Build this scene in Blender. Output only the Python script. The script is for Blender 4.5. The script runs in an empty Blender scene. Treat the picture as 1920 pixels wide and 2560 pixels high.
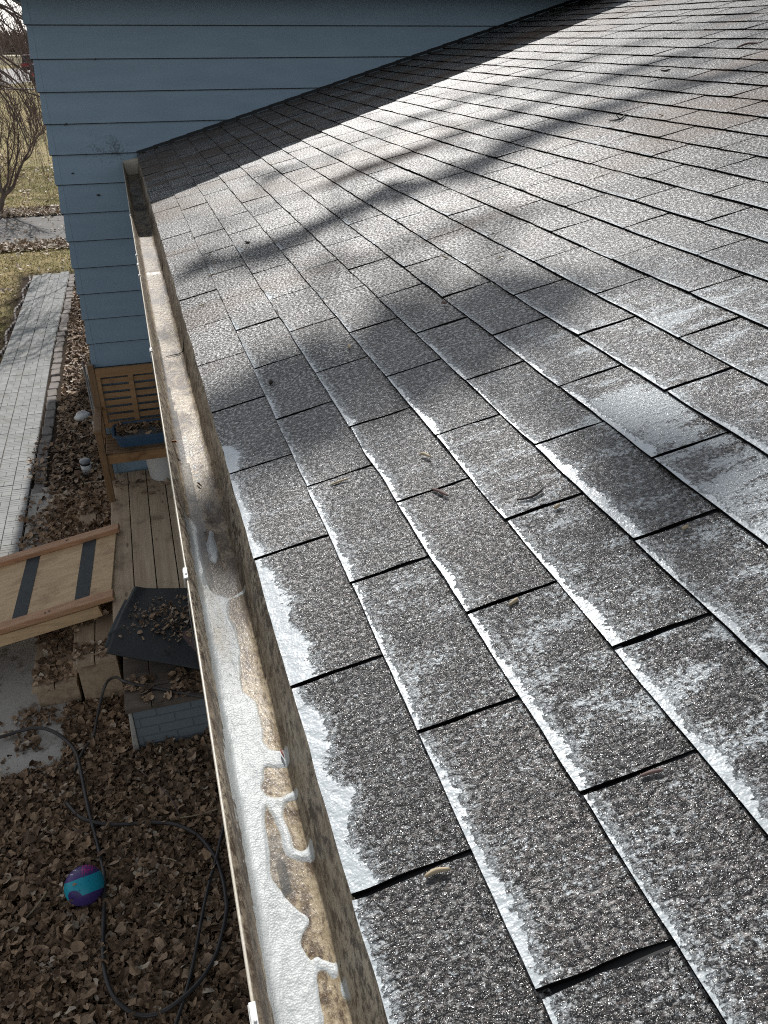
import bpy, math, random
import numpy as np
from mathutils import Vector, Matrix, noise as mnoise

random.seed(7)
rng = np.random.default_rng(7)
scene = bpy.context.scene
COL = scene.collection

# ------------------------------------------------------------------ camera
PITCH, YAW, ROLL = 0.5372, 0.2933, -0.0007
cam_d = bpy.data.cameras.new('camera')
cam_d.sensor_fit = 'HORIZONTAL'; cam_d.sensor_width = 36.0
cam_d.lens = 1998.289 / 1920 * 36.0
cam_d.clip_start = 0.02; cam_d.clip_end = 2000
cam = bpy.data.objects.new('camera', cam_d); COL.objects.link(cam)
fw = Vector((math.sin(YAW)*math.cos(PITCH), math.cos(YAW)*math.cos(PITCH), -math.sin(PITCH)))
r0 = Vector((math.cos(YAW), -math.sin(YAW), 0)); u0 = r0.cross(fw)
rt = r0*math.cos(ROLL) + u0*math.sin(ROLL); up = -r0*math.sin(ROLL) + u0*math.cos(ROLL)
M = Matrix((rt, up, -fw)).transposed().to_4x4()
M.translation = Vector((-0.1109, -0.7305, 0.7323))
cam.matrix_world = M
scene.camera = cam

# ------------------------------------------------------------------ light
SUN_EL, SUN_AZ = math.radians(38.7), math.radians(6.0)      # azimuth from +Y towards +X
SUN = Vector((math.sin(SUN_AZ)*math.cos(SUN_EL), math.cos(SUN_AZ)*math.cos(SUN_EL), math.sin(SUN_EL)))
sl = bpy.data.lights.new('sun', 'SUN'); sl.energy = 4.3; sl.angle = math.radians(0.53); sl.color = (1.0, 0.97, 0.93)
so = bpy.data.objects.new('sun', sl); COL.objects.link(so)
so.rotation_euler = SUN.to_track_quat('Z', 'Y').to_euler(); so.location = SUN*30
world = bpy.data.worlds.new('World'); scene.world = world; world.use_nodes = True
wn = world.node_tree.nodes; wn.clear()
sky = wn.new('ShaderNodeTexSky'); sky.sky_type = 'NISHITA'; sky.sun_disc = False
sky.sun_elevation = SUN_EL; sky.sun_rotation = SUN_AZ; sky.dust_density = 0.4; sky.air_density = 1.0; sky.ozone_density = 1.0
bg = wn.new('ShaderNodeBackground'); bg.inputs[1].default_value = 0.11
wo = wn.new('ShaderNodeOutputWorld')
hs = wn.new('ShaderNodeHueSaturation'); hs.inputs['Saturation'].default_value = 0.24
world.node_tree.links.new(sky.outputs[0], hs.inputs['Color']); world.node_tree.links.new(hs.outputs[0], bg.inputs[0]); world.node_tree.links.new(bg.outputs[0], wo.inputs[0])
scene.view_settings.view_transform = 'Standard'; scene.view_settings.look = 'None'
scene.view_settings.exposure = 0.28; scene.view_settings.gamma = 1.0
scene.render.engine = 'CYCLES'
scene.cycles.use_denoising = False; scene.cycles.denoising_input_passes = 'RGB_ALBEDO_NORMAL'; scene.cycles.denoising_prefilter = 'ACCURATE'
scene.cycles.max_bounces = 5; scene.cycles.sample_clamp_direct = 12; scene.cycles.sample_clamp_indirect = 4
scene.cycles.filter_width = 1.1

# ------------------------------------------------------------------ mesh helpers
def tag(o, label=None, cat=None, group=None, kind=None):
    if label: o['label'] = label
    if cat: o['category'] = cat
    if group: o['group'] = group
    if kind: o['kind'] = kind
    return o

def empty(name, loc, label, cat, group=None, rz=0.0):
    o = bpy.data.objects.new(name, None); COL.objects.link(o)
    o.location = loc; o.rotation_euler = (0, 0, rz); o.empty_display_size = 0.1
    return tag(o, label, cat, group)

class MB:
    """collects boxes, tubes, sheets; build() links them as one mesh object"""
    def __init__(s): s.v = []; s.f = []; s.n = 0
    def add(s, v, f):
        v = np.asarray(v, float); s.v.append(v); s.f += [tuple(i + s.n for i in q) for q in f]; s.n += len(v)
    def box(s, x0, x1, y0, y1, z0, z1, R=None, o=(0, 0, 0)):
        v = np.array([(x, y, z) for z in (z0, z1) for y in (y0, y1) for x in (x0, x1)], float)
        if R is not None: v = v @ np.array(R).T
        v = v + np.array(o)
        s.add(v, [(0, 2, 3, 1), (4, 5, 7, 6), (0, 1, 5, 4), (2, 6, 7, 3), (0, 4, 6, 2), (1, 3, 7, 5)])
    def beam(s, a, b, w, h, upv=(0, 0, 1)):
        """box of width w, height h running from a to b (centre line)"""
        a = Vector(a); b = Vector(b); d = (b - a); L = d.length; d.normalize()
        side = d.cross(Vector(upv)).normalized(); u = side.cross(d)
        v = []
        for t in (0, L):
            for q in (-h/2, h/2):
                for p in (-w/2, w/2): v.append(a + d*t + side*p + u*q)
        s.add([tuple(x) for x in v], [(0, 1, 3, 2), (4, 6, 7, 5), (0, 4, 5, 1), (2, 3, 7, 6), (0, 2, 6, 4), (1, 5, 7, 3)])
    def tube(s, pts, rad, n=8, cap=True):
        pts = [Vector(p) for p in pts]; m = len(pts)
        if not hasattr(rad, '__len__'): rad = [rad]*m
        v = []; ref = Vector((0.3, 0.2, 1)).normalized()
        for i, p in enumerate(pts):
            d = (pts[min(i+1, m-1)] - pts[max(i-1, 0)])
            d = d.normalized() if d.length > 1e-9 else Vector((0, 0, 1))
            a = d.cross(ref)
            if a.length < 1e-3: a = d.cross(Vector((1, 0, 0)))
            a.normalize(); b = d.cross(a)
            for k in range(n):
                t = 2*math.pi*k/n; v.append(tuple(p + (a*math.cos(t) + b*math.sin(t))*rad[i]))
        f = []
        for i in range(m-1):
            for k in range(n):
                f.append((i*n+k, i*n+(k+1) % n, (i+1)*n+(k+1) % n, (i+1)*n+k))
        if cap: f.append(tuple(range(n-1, -1, -1))); f.append(tuple((m-1)*n+k for k in range(n)))
        s.add(v, f)
    def lathe(s, prof, c=(0, 0, 0), n=32, sy=1.0):
        v = []; m = len(prof)
        for (r, z) in prof:
            for k in range(n):
                t = 2*math.pi*k/n; v.append((c[0]+r*math.cos(t), c[1]+r*math.sin(t)*sy, c[2]+z))
        f = [(i*n+k, i*n+(k+1) % n, (i+1)*n+(k+1) % n, (i+1)*n+k) for i in range(m-1) for k in range(n)]
        s.add(v, f)
    def build(s, name, mat, parent=None, smooth=False, bevel=0.0, loc=None, bseg=2):
        me = bpy.data.meshes.new(name)
        v = np.concatenate(s.v) if s.v else np.zeros((0, 3))
        if loc is not None: v = v - np.array(loc)
        me.from_pydata(v.tolist(), [], s.f); me.update()
        o = bpy.data.objects.new(name, me); COL.objects.link(o)
        if loc is not None: o.location = loc
        if mat is not None:
            for m_ in (mat if isinstance(mat, (list, tuple)) else [mat]): me.materials.append(m_)
        if smooth: me.polygons.foreach_set('use_smooth', [True]*len(me.polygons))
        if bevel > 0:
            b = o.modifiers.new('bevel', 'BEVEL'); b.width = bevel; b.segments = bseg; b.limit_method = 'ANGLE'; b.angle_limit = 0.6
        if parent is not None:
            o.parent = parent
            if loc is None:        # mesh written in world coordinates
                o.matrix_parent_inverse = (Matrix.Translation(parent.location) @ parent.rotation_euler.to_matrix().to_4x4()).inverted()
        return o

def grid_obj(name, P, mat, attrs=None, uv=None, parent=None, smooth=True, keep=None):
    """P: (m,n,3) array -> mesh sheet; attrs: dict name->(m,n) float"""
    m, n = P.shape[:2]
    idx = np.arange(m*n).reshape(m, n)
    q = np.stack([idx[:-1, :-1], idx[1:, :-1], idx[1:, 1:], idx[:-1, 1:]], -1).reshape(-1, 4)
    if keep is not None: q = q[keep[:-1, :-1].reshape(-1)]
    me = bpy.data.meshes.new(name)
    me.from_pydata(P.reshape(-1, 3).tolist(), [], q.tolist()); me.update()
    fin(me, attrs, smooth)
    o = bpy.data.objects.new(name, me); COL.objects.link(o)
    me.materials.append(mat)
    if parent is not None:
        o.parent = parent
        o.matrix_parent_inverse = (Matrix.Translation(parent.location) @ parent.rotation_euler.to_matrix().to_4x4()).inverted()
    return o

def fin(me, attrs, smooth):
    if attrs:
        for k, a in attrs.items():
            at = me.attributes.new(k, 'FLOAT', 'POINT'); at.data.foreach_set('value', np.asarray(a, np.float32).reshape(-1))
    if smooth: me.polygons.foreach_set('use_smooth', [True]*len(me.polygons))

# value noise (numpy, vectorised) ---------------------------------------
_perm = rng.permutation(1024)
def _h(i, j): return _perm[(_perm[i & 1023] + j) & 1023] / 1023.0
def vnoise(x, y):
    xi = np.floor(x).astype(int); yi = np.floor(y).astype(int); fx = x-xi; fy = y-yi
    fx = fx*fx*(3-2*fx); fy = fy*fy*(3-2*fy)
    return (_h(xi, yi)*(1-fx)+_h(xi+1, yi)*fx)*(1-fy) + (_h(xi, yi+1)*(1-fx)+_h(xi+1, yi+1)*fx)*fy
def fbm(x, y, o=4):
    a = 0.0; w = .5; t = 0
    for k in range(o): a = a + w*vnoise(x*2**k+17*k, y*2**k+31*k); t += w; w *= .5
    return a/t
def sstep(a, b, x):
    t = np.clip((x-a)/(b-a), 0, 1); return t*t*(3-2*t)

# ------------------------------------------------------------------ material helpers
class Mat:
    def __init__(s, name, rough=0.6, spec=0.5, color=(.5, .5, .5), metal=0.0):
        s.m = bpy.data.materials.new(name); s.m.use_nodes = True
        s.nt = s.m.node_tree; s.N = s.nt.nodes; s.L = s.nt.links
        s.b = s.N['Principled BSDF']
        s.b.inputs['Roughness'].default_value = rough
        s.b.inputs['Specular IOR Level'].default_value = spec
        s.b.inputs['Base Color'].default_value = (*color, 1)
        s.b.inputs['Metallic'].default_value = metal
    def _in(s, sock, v):
        if v is None: return
        if isinstance(v, bpy.types.NodeSocket): s.L.new(v, sock)
        elif isinstance(v, (tuple, list)):
            sock.default_value = (*v, 1) if len(v) == 3 and sock.type == 'RGBA' else v
        else: sock.default_value = v
    def obj(s): return s.N.new('ShaderNodeTexCoord').outputs['Object']
    def attr(s, n, out='Fac'):
        a = s.N.new('ShaderNodeAttribute'); a.attribute_name = n; return a.outputs[out]
    def vec(s, v, scale=(1, 1, 1), loc=(0, 0, 0), rot=(0, 0, 0)):
        m = s.N.new('ShaderNodeMapping'); s.L.new(v, m.inputs[0])
        m.inputs['Scale'].default_value = scale; m.inputs['Location'].default_value = loc; m.inputs['Rotation'].default_value = rot
        return m.outputs[0]
    def noise(s, v, scale, detail=2, rough=.5, dist=0, out=0):
        n = s.N.new('ShaderNodeTexNoise'); s._in(n.inputs['Vector'], v); n.inputs['Scale'].default_value = scale
        n.inputs['Detail'].default_value = detail; n.inputs['Roughness'].default_value = rough; n.inputs['Distortion'].default_value = dist
        return n.outputs[out]
    def vor(s, v, scale, feat='F1', out='Distance', rnd=1):
        n = s.N.new('ShaderNodeTexVoronoi'); n.feature = feat; s._in(n.inputs['Vector'], v); n.inputs['Scale'].default_value = scale
        n.inputs['Randomness'].default_value = rnd
        return n.outputs[out]
    def math(s, op, a, b=None, c=None, clamp=False):
        n = s.N.new('ShaderNodeMath'); n.operation = op; n.use_clamp = clamp
        s._in(n.inputs[0], a); s._in(n.inputs[1], b)
        if c is not None: s._in(n.inputs[2], c)
        return n.outputs[0]
    def ss(s, x, a, b, lo=0, hi=1):
        n = s.N.new('ShaderNodeMapRange'); n.interpolation_type = 'SMOOTHSTEP'
        s._in(n.inputs[0], x); s._in(n.inputs[1], a); s._in(n.inputs[2], b); s._in(n.inputs[3], lo); s._in(n.inputs[4], hi)
        return n.outputs[0]
    def mix(s, f, a, b, mode='MIX'):
        n = s.N.new('ShaderNodeMix'); n.data_type = 'RGBA'; n.blend_type = mode; n.clamp_factor = True
        s._in(n.inputs[0], f); s._in(n.inputs[6], a); s._in(n.inputs[7], b); return n.outputs[2]
    def mixf(s, f, a, b):
        n = s.N.new('ShaderNodeMix'); n.data_type = 'FLOAT'; s._in(n.inputs[0], f); s._in(n.inputs[2], a); s._in(n.inputs[3], b); return n.outputs[0]
    def ramp(s, f, stops):
        n = s.N.new('ShaderNodeValToRGB'); s._in(n.inputs[0], f); e = n.color_ramp.elements
        e[0].position, e[0].color = stops[0][0], (*stops[0][1], 1); e[1].position, e[1].color = stops[-1][0], (*stops[-1][1], 1)
        for p, c in stops[1:-1]: q = e.new(p); q.color = (*c, 1)
        return n.outputs[0]
    def bump(s, h, dist=.01, strength=1, normal=None):
        n = s.N.new('ShaderNodeBump'); s._in(n.inputs['Height'], h); n.inputs['Distance'].default_value = dist
        s._in(n.inputs['Strength'], strength)
        if normal is not None: s.L.new(normal, n.inputs['Normal'])
        return n.outputs[0]
    def out(s, color=None, rough=None, normal=None, spec=None):
        s._in(s.b.inputs['Base Color'], color); s._in(s.b.inputs['Roughness'], rough)
        if normal is not None: s.L.new(normal, s.b.inputs['Normal'])
        s._in(s.b.inputs['Specular IOR Level'], spec)
        return s.m

def simple(name, c1, c2, scale=8, rough=.6, bscale=60, bd=.002, stretch=(1, 1, 1), spec=.5, det=4):
    m = Mat(name, rough, spec); v = m.vec(m.obj(), stretch)
    n = m.noise(v, scale, det, .6); n2 = m.noise(v, bscale, 3)
    col = m.mix(m.ss(n, .3, .7), c1, c2); col = m.mix(.35, col, m.mix(n2, (.55, .55, .55), (1.35, 1.35, 1.35)), 'MULTIPLY')
    return m.out(col, None, m.bump(n2, bd))

GZ = -2.98          # ground
DZ = -2.45          # deck top
RP = 0.2756         # roof pitch
CP, SP = math.cos(RP), math.sin(RP)
YW = 5.673          # plane of the wing wall
def roofp(s, t, h=0.0): return (s*CP - h*SP, t, s*SP + h*CP)

# ------------------------------------------------------------------ materials
def mat_shingle():
    m = Mat('wet_granule_shingle', .42, .5)
    uv = m.attr('st', 'Vector')
    fd, fwid, veil, wet, tint, edge = (m.attr(k) for k in ('fd', 'fw', 'veil', 'wet', 'tint', 'stain'))
    dry = m.math('SUBTRACT', 1.0, wet)
    g1 = m.noise(uv, 240, 2, .6)                       # granules, ~4 mm
    g2 = m.noise(uv, 560, 2, .6)
    g3 = m.noise(m.vec(uv, (1, 1, 1), (3, 5, 0)), 130, 2, .65)   # clusters of granules
    gL = m.noise(m.vec(uv, (100, 155, 1)), 1, 2, .55)
    vo = m.vor(uv, 300)
    low = m.noise(uv, 3.2, 4, .6)
    mixg = m.math('ADD', m.math('MULTIPLY', g2, .45), m.math('MULTIPLY', g3, .55))
    base = m.ramp(mixg, [(.38, (.008, .0075, .007)), (.47, (.030, .028, .027)), (.55, (.105, .10, .095)), (.64, (.34, .335, .33))])
    base = m.mix(m.ss(low, .35, .7, 0, .30), base, (.075, .068, .062))
    base = m.mix(1, base, m.mix(tint, (.68, .67, .67), (1.3, 1.27, 1.25)), 'MULTIPLY')
    base = m.mix(m.math('MULTIPLY', wet, .75), base, m.mix(1, base, (.30, .26, .25), 'MULTIPLY'))
    base = m.mix(wet, base, m.mix(1, base, m.mix(m.ss(gL, .42, .60), (.30, .29, .29), (1.5, 1.45, 1.42)), 'MULTIPLY'))
    base = m.mix(edge, base, (.085, .055, .035))
    spk = m.math('ADD', m.math('MULTIPLY', g3, .65), m.math('MULTIPLY', g1, .35))
    spa = m.ss(m.math('ADD', spk, m.math('MULTIPLY', m.math('ADD', m.noise(m.vec(uv, (5, 12, 1)), 1, 4, .65), -.5), .16)), .535, .585, 0, .9)
    base = m.mix(m.math('MULTIPLY', m.math('MULTIPLY', spa, m.math('SUBTRACT', 1.0, m.math('MULTIPLY', wet, .75))), m.math('SUBTRACT', 1.0, m.math('MULTIPLY', edge, .8))), base, (.58, .59, .58))  # pale specks: suds residue, plus granule sparkle painted into the colour
    # foam strip above each butt edge, fringed in the slope direction
    fr = m.noise(m.vec(uv, (40, 80, 1)), 1, 6, .78)
    fr2 = m.noise(m.vec(uv, (7, 13, 1)), 1, 2, .5)
    wid = m.math('MULTIPLY', fwid, m.math('ADD', m.math('MULTIPLY', fr, 1.7), m.math('ADD', m.math('MULTIPLY', fr2, 2.6), -1.35)))
    gr = m.math('ADD', m.math('MULTIPLY', m.math('ADD', g1, -.5), .016), m.math('MULTIPLY', m.math('ADD', g3, -.5), .018))
    d = m.math('ADD', m.math('SUBTRACT', wid, fd), gr)
    strip = m.math('MULTIPLY', m.ss(d, -.0012, .0025), m.ss(fwid, .0008, .003))
    halo = m.math('MULTIPLY', m.ss(m.math('ADD', d, m.math('MULTIPLY', m.math('ADD', g3, -.5), .05)), -.016, .004, 0, .6), m.ss(fwid, .0008, .003))
    # veil: suds between the granules, in streaks running down the slope
    vn = m.noise(m.vec(uv, (9, 20, 1), rot=(0, 0, .12)), 1, 6, .68)
    vf = m.noise(uv, 150, 3, .75)
    vs = m.math('MULTIPLY', m.math('MULTIPLY', m.math('SUBTRACT', veil, 1.15), m.math('GREATER_THAN', veil, 1.15)), .16)
    vm = m.math('MULTIPLY', veil, m.ss(m.math('ADD', vn, vs), .42, .66))
    vmask = m.ss(m.math('ADD', vm, m.math('MULTIPLY', m.math('ADD', vf, -.5), 4.6)), .35, 1.15, 0, .9)
    vmask = m.math('MULTIPLY', vmask, m.ss(veil, 0.0, .08))
    foam = m.math('MAXIMUM', strip, m.math('MAXIMUM', vmask, halo))
    bub = m.vor(uv, 420)
    foamc = m.mix(m.ss(bub, .0, .2), (.28, .31, .33), (.44, .48, .50))
    col = m.mix(foam, base, foamc)
    # relief: lumps big enough to catch single glints near by, finer and flatter far away
    h = m.math('ADD', m.math('MULTIPLY', g1, 1.0), m.math('MULTIPLY', m.math('SUBTRACT', 1.0, vo), .6))
    h = m.math('ADD', h, m.math('MULTIPLY', g2, .3))
    wv = m.noise(m.vec(uv, (50, 170, 1)), 1, 3, .6)
    h = m.math('ADD', h, m.math('MULTIPLY', g3, 1.6))
    h = m.math('ADD', h, m.math('MULTIPLY', wv, m.math('MULTIPLY', wet, 1.5)))
    h = m.math('MULTIPLY', h, m.mixf(wet, .38, 1.15))
    h = m.math('MULTIPLY', h, m.mixf(strip, 1.0, .15))
    h = m.math('ADD', h, m.math('MULTIPLY', strip, m.math('ADD', .5, m.math('MULTIPLY', m.noise(m.vec(uv, (40, 40, 1)), 1, 3), 1.6))))
    nrm = m.bump(h, .0026, 1.0)
    rough = m.mixf(wet, m.ss(g3, .35, .65, .52, .37), .32)
    rough = m.mixf(foam, rough, .40)
    ch = m.math('ADD', gL, m.math('MULTIPLY', m.noise(m.vec(uv, (1, 1, 1), (7, 1, 0)), 300, 1), .35))
    ch = m.math('MULTIPLY', ch, m.mixf(strip, 1.0, .25))
    m.b.inputs['Coat Roughness'].default_value = .125
    m.L.new(m.bump(ch, .0062, 1.0), m.b.inputs['Coat Normal'])
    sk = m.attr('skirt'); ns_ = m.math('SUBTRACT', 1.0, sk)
    cw_ = m.math('MULTIPLY', m.math('MULTIPLY', m.ss(wet, .05, .6), .8), ns_)
    m._in(m.b.inputs['Coat Weight'], cw_)
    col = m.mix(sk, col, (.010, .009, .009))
    return m.out(col, rough, nrm, m.math('MULTIPLY', m.mixf(wet, m.ss(g3, .38, .60, .04, .40), .35), ns_))

def mat_siding():
    m = Mat('blue_painted_siding', .55, .35)
    o = m.obj()
    n = m.noise(m.vec(o, (3, 3, 14)), 1, 3, .5); n2 = m.noise(m.vec(o, (40, 40, 400)), 1, 3)
    col = m.mix(m.ss(n, .3, .7), (.215, .308, .388), (.24, .338, .42))
    # mildew specks close to the gutter end and along the roof line
    sp = m.noise(o, 75, 6, .8); blot = m.noise(o, 5, 3, .6)
    sep = m.N.new('ShaderNodeSeparateXYZ'); m.L.new(o, sep.inputs[0])
    dx = m.math('ADD', sep.outputs[0], .22); dz = m.math('ADD', sep.outputs[2], -.04)
    r = m.math('SQRT', m.math('ADD', m.math('MULTIPLY', dx, dx), m.math('MULTIPLY', m.math('MULTIPLY', dz, dz), 2.2)))
    near = m.ss(r, .05, .46, 1.15, 0)
    rl = m.math('SUBTRACT', sep.outputs[2], m.math('MULTIPLY', sep.outputs[0], math.tan(RP)))
    line = m.math('MULTIPLY', m.ss(rl, .0, .14, .8, 0), m.ss(sep.outputs[0], -.1, .1))
    amt = m.math('MAXIMUM', near, line)
    mask = m.ss(m.math('ADD', m.math('MULTIPLY', sp, .75), m.math('MULTIPLY', m.math('MULTIPLY', amt, blot), .42)), .60, .70, 0, .6)
    mask = m.math('MULTIPLY', mask, m.ss(amt, .02, .3))
    col = m.mix(mask, col, (.018, .022, .024))
    return m.out(col, None, m.bump(n2, .0006, .6))

def mat_gutter():
    m = Mat('grimy_tan_aluminium', .32, .25)
    o = m.obj()
    n = m.noise(m.vec(o, (14, 4, 14)), 1, 5, .65, .6); f = m.noise(m.vec(o, (220, 90, 220)), 1, 4, .7); f2 = m.noise(m.vec(o, (90, 420, 90)), 1, 3, .6)
    wall = m.attr('wall')          # 0 floor, 1 sides
    n5 = m.noise(m.vec(o, (30, 13, 30), (2, 7, 1)), 1, 5, .7, .8)
    c = m.ramp(m.math('ADD', m.math('MULTIPLY', n, .4), m.math('MULTIPLY', n5, .6)), [(.38, (.04, .026, .015)), (.46, (.11, .073, .04)), (.52, (.31, .245, .155)), (.66, (.47, .40, .285))])
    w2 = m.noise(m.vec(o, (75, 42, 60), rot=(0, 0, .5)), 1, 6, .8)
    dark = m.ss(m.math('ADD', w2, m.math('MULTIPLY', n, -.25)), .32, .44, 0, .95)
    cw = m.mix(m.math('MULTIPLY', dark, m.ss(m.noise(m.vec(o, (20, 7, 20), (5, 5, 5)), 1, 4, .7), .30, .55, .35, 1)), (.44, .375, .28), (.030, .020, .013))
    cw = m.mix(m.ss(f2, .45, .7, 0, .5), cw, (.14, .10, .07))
    c = m.mix(m.ss(f, .50, .62, 0, .8), c, (.075, .052, .033))
    gy = m.noise(m.vec(o, (10, 5, 10), (3, 1, 2)), 1, 2, .5)
    c = m.mix(m.ss(gy, .55, .68, 0, .5), c, (.14, .14, .135))
    slg = m.noise(m.vec(o, (9, 2.6, 9), (1, 4, 2)), 1, 5, .75, .5)
    c = m.mix(m.ss(slg, .54, .66, 0, .75), c, (.085, .060, .038)); cw = m.mix(m.ss(slg, .45, .62, 0, .6), cw, (.070, .045, .028))
    sy = m.N.new('ShaderNodeSeparateXYZ'); m.L.new(o, sy.inputs[0])
    c = m.mix(m.ss(sy.outputs[1], 1.2, 3.0, 0, .6), c, m.mix(1, c, (.45, .40, .34), 'MULTIPLY'))
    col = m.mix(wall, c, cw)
    m.b.inputs['Coat Weight'].default_value = .10; m.b.inputs['Coat Roughness'].default_value = .2
    m.L.new(m.bump(m.noise(m.vec(o, (260, 150, 260)), 1, 2), .0012), m.b.inputs['Coat Normal'])
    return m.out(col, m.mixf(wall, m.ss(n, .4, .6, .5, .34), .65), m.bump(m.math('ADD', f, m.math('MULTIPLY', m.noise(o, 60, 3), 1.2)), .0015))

def mat_foam():
    m = Mat('soap_suds', .46, .4)
    o = m.obj()
    b = m.vor(o, 420); n = m.noise(m.vec(o, (60, 14, 60)), 1, 4, .6)
    dot = m.ss(m.vor(o, 150), .02, .07); n2 = m.noise(o, 300, 2)
    col = m.mix(m.ss(n, .35, .65), (.40, .43, .435), (.49, .52, .525))
    col = m.mix(m.attr('thin'), col, (.30, .26, .19))
    col = m.mix(m.ss(b, .0, .2, .45, 0), col, (.26, .27, .28))
    return m.out(col, None, m.bump(m.math('ADD', m.math('MULTIPLY', n, 3), m.math('ADD', m.math('MULTIPLY', b, .5), m.math('MULTIPLY', n2, .3))), .0008))

def mat_water():
    m = Mat('dirty_water', .06, .5)
    o = m.obj(); n = m.noise(m.vec(o, (40, 12, 40)), 1, 3)
    m.b.inputs['Alpha'].default_value = .38
    return m.out((.10, .11, .115), None, m.bump(n, .002, .5))

def mat_litter(c):
    m = Mat('dead_leaf', .62, .3)
    t = m.attr('tint'); o = m.obj()
    col = m.ramp(t, c); n = m.noise(o, 150, 2)
    col = m.mix(.6, col, m.mix(n, (.5, .5, .5), (1.4, 1.4, 1.4)), 'MULTIPLY')
    return m.out(col)

def mat_ground():
    m = Mat('soil_and_lawn', .95, .1)
    o = m.obj(); sep = m.N.new('ShaderNodeSeparateXYZ'); m.L.new(o, sep.inputs[0])
    y = sep.outputs[1]; x = sep.outputs[0]
    n = m.noise(o, 1.3, 5, .65); f = m.noise(o, 22, 4, .7); n3 = m.noise(o, .25, 4, .6)
    soil = m.mix(f, (.018, .012, .008), (.075, .052, .034))
    gcol = m.ramp(m.math('ADD', m.math('MULTIPLY', n, .55), m.math('MULTIPLY', f, .45)), [(.33, (.10, .10, .036)), (.47, (.20, .185, .075)), (.56, (.33, .265, .14)), (.72, (.50, .40, .25))])
    gcol = m.mix(m.ss(n3, .4, .65, 0, .45), gcol, (.42, .32, .17))
    # soil close to the house, lawn beyond
    edge = m.math('ADD', x, m.math('MULTIPLY', m.math('ADD', n, -.5), .6))
    near = m.math('MAXIMUM', m.ss(y, 14.9, 15.6, 1, 0), 0.0)
    inb = m.math('MULTIPLY', m.ss(edge, -2.35, -2.05), near)
    close = m.ss(m.math('ADD', y, m.math('MULTIPLY', n, 2.0)), 7.4, 8.6, 1, 0)
    sm = m.math('MAXIMUM', inb, close)
    col = m.mix(sm, gcol, soil)
    # far: pale stubble beyond the road
    col = m.mix(m.ss(y, 140, 150), col, m.mix(n3, (.20, .16, .10), (.14, .14, .07)))
    return m.out(col, None, m.bump(f, .03))

def mat_asphalt(name, a, b):
    m = Mat(name, .85, .2); o = m.obj()
    n = m.noise(o, .8, 4, .6); f = m.noise(o, 90, 3, .7)
    cr = m.vor(m.vec(m.mix(.25, o, m.noise(o, 1.5, 3, out=1)), (.9, .9, .9)), 1, 'DISTANCE_TO_EDGE')
    c = m.mix(n, a, b); c = m.mix(.5, c, m.mix(f, (.5, .5, .5), (1.5, 1.5, 1.5)), 'MULTIPLY')
    c = m.mix(m.ss(cr, .004, .02, .7, 0), c, (.02, .02, .02))
    return m.out(c, None, m.bump(f, .004))

def mat_wood(name, c1, c2, dark, axis='Y', rough=.7, knots=True, spec=.25):
    m = Mat(name, rough, spec); o = m.obj()
    sc = {'X': (1.5, 28, 28), 'Y': (28, 1.5, 28), 'Z': (28, 28, 1.5)}[axis]
    sc2 = {'X': (6, 130, 130), 'Y': (130, 6, 130), 'Z': (130, 130, 6)}[axis]
    bd = m.attr('board'); ov = m.N.new('ShaderNodeVectorMath'); ov.operation = 'ADD'; m.L.new(o, ov.inputs[0]); m.L.new(bd, ov.inputs[1])
    n = m.noise(m.vec(ov.outputs[0], sc), 1, 4, .6, .7); g = m.noise(m.vec(ov.outputs[0], sc2), 1, 3, .6); b = m.noise(ov.outputs[0], 4, 4, .65)
    c = m.mix(m.ss(n, .3, .7), c1, c2); c = m.mix(.45, c, m.mix(g, (.5, .5, .5), (1.4, 1.4, 1.4)), 'MULTIPLY')
    c = m.mix(m.ss(b, .50, .72, 0, .75), c, dark)
    if knots:
        k = m.vor(m.vec(ov.outputs[0], {'X': (3, 9, 9), 'Y': (9, 3, 9), 'Z': (9, 9, 3)}[axis]), 1)
        c = m.mix(m.ss(k, .05, .13, .75, 0), c, dark)
    return m.out(c, None, m.bump(m.math('ADD', g, n), .0015))

def mat_paver():
    m = Mat('grey_paver', .9, .2); o = m.obj()
    n = m.noise(o, 3, 3); f = m.noise(o, 70, 3, .7); t = m.noise(m.vec(o, (6.6, 5, 1)), 1, 0)
    c = m.mix(t, (.25, .255, .25), (.37, .375, .365)); c = m.mix(.4, c, m.mix(f, (.6, .6, .6), (1.3, 1.3, 1.3)), 'MULTIPLY')
    c = m.mix(m.ss(n, .52, .7, 0, .4), c, (.19, .175, .15))
    return m.out(c, None, m.bump(f, .003))

def mat_concrete(name, a, b, d):
    m = Mat(name, .9, .2); o = m.obj()
    n = m.noise(o, 2.2, 5, .65); f = m.noise(o, 60, 4, .7); s = m.noise(o, 9, 4, .7)
    c = m.mix(m.ss(n, .3, .7), a, b); c = m.mix(m.ss(s, .52, .66, 0, .8), c, d)
    c = m.mix(.4, c, m.mix(f, (.6, .6, .6), (1.35, 1.35, 1.35)), 'MULTIPLY')
    return m.out(c, None, m.bump(f, .003))

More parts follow.
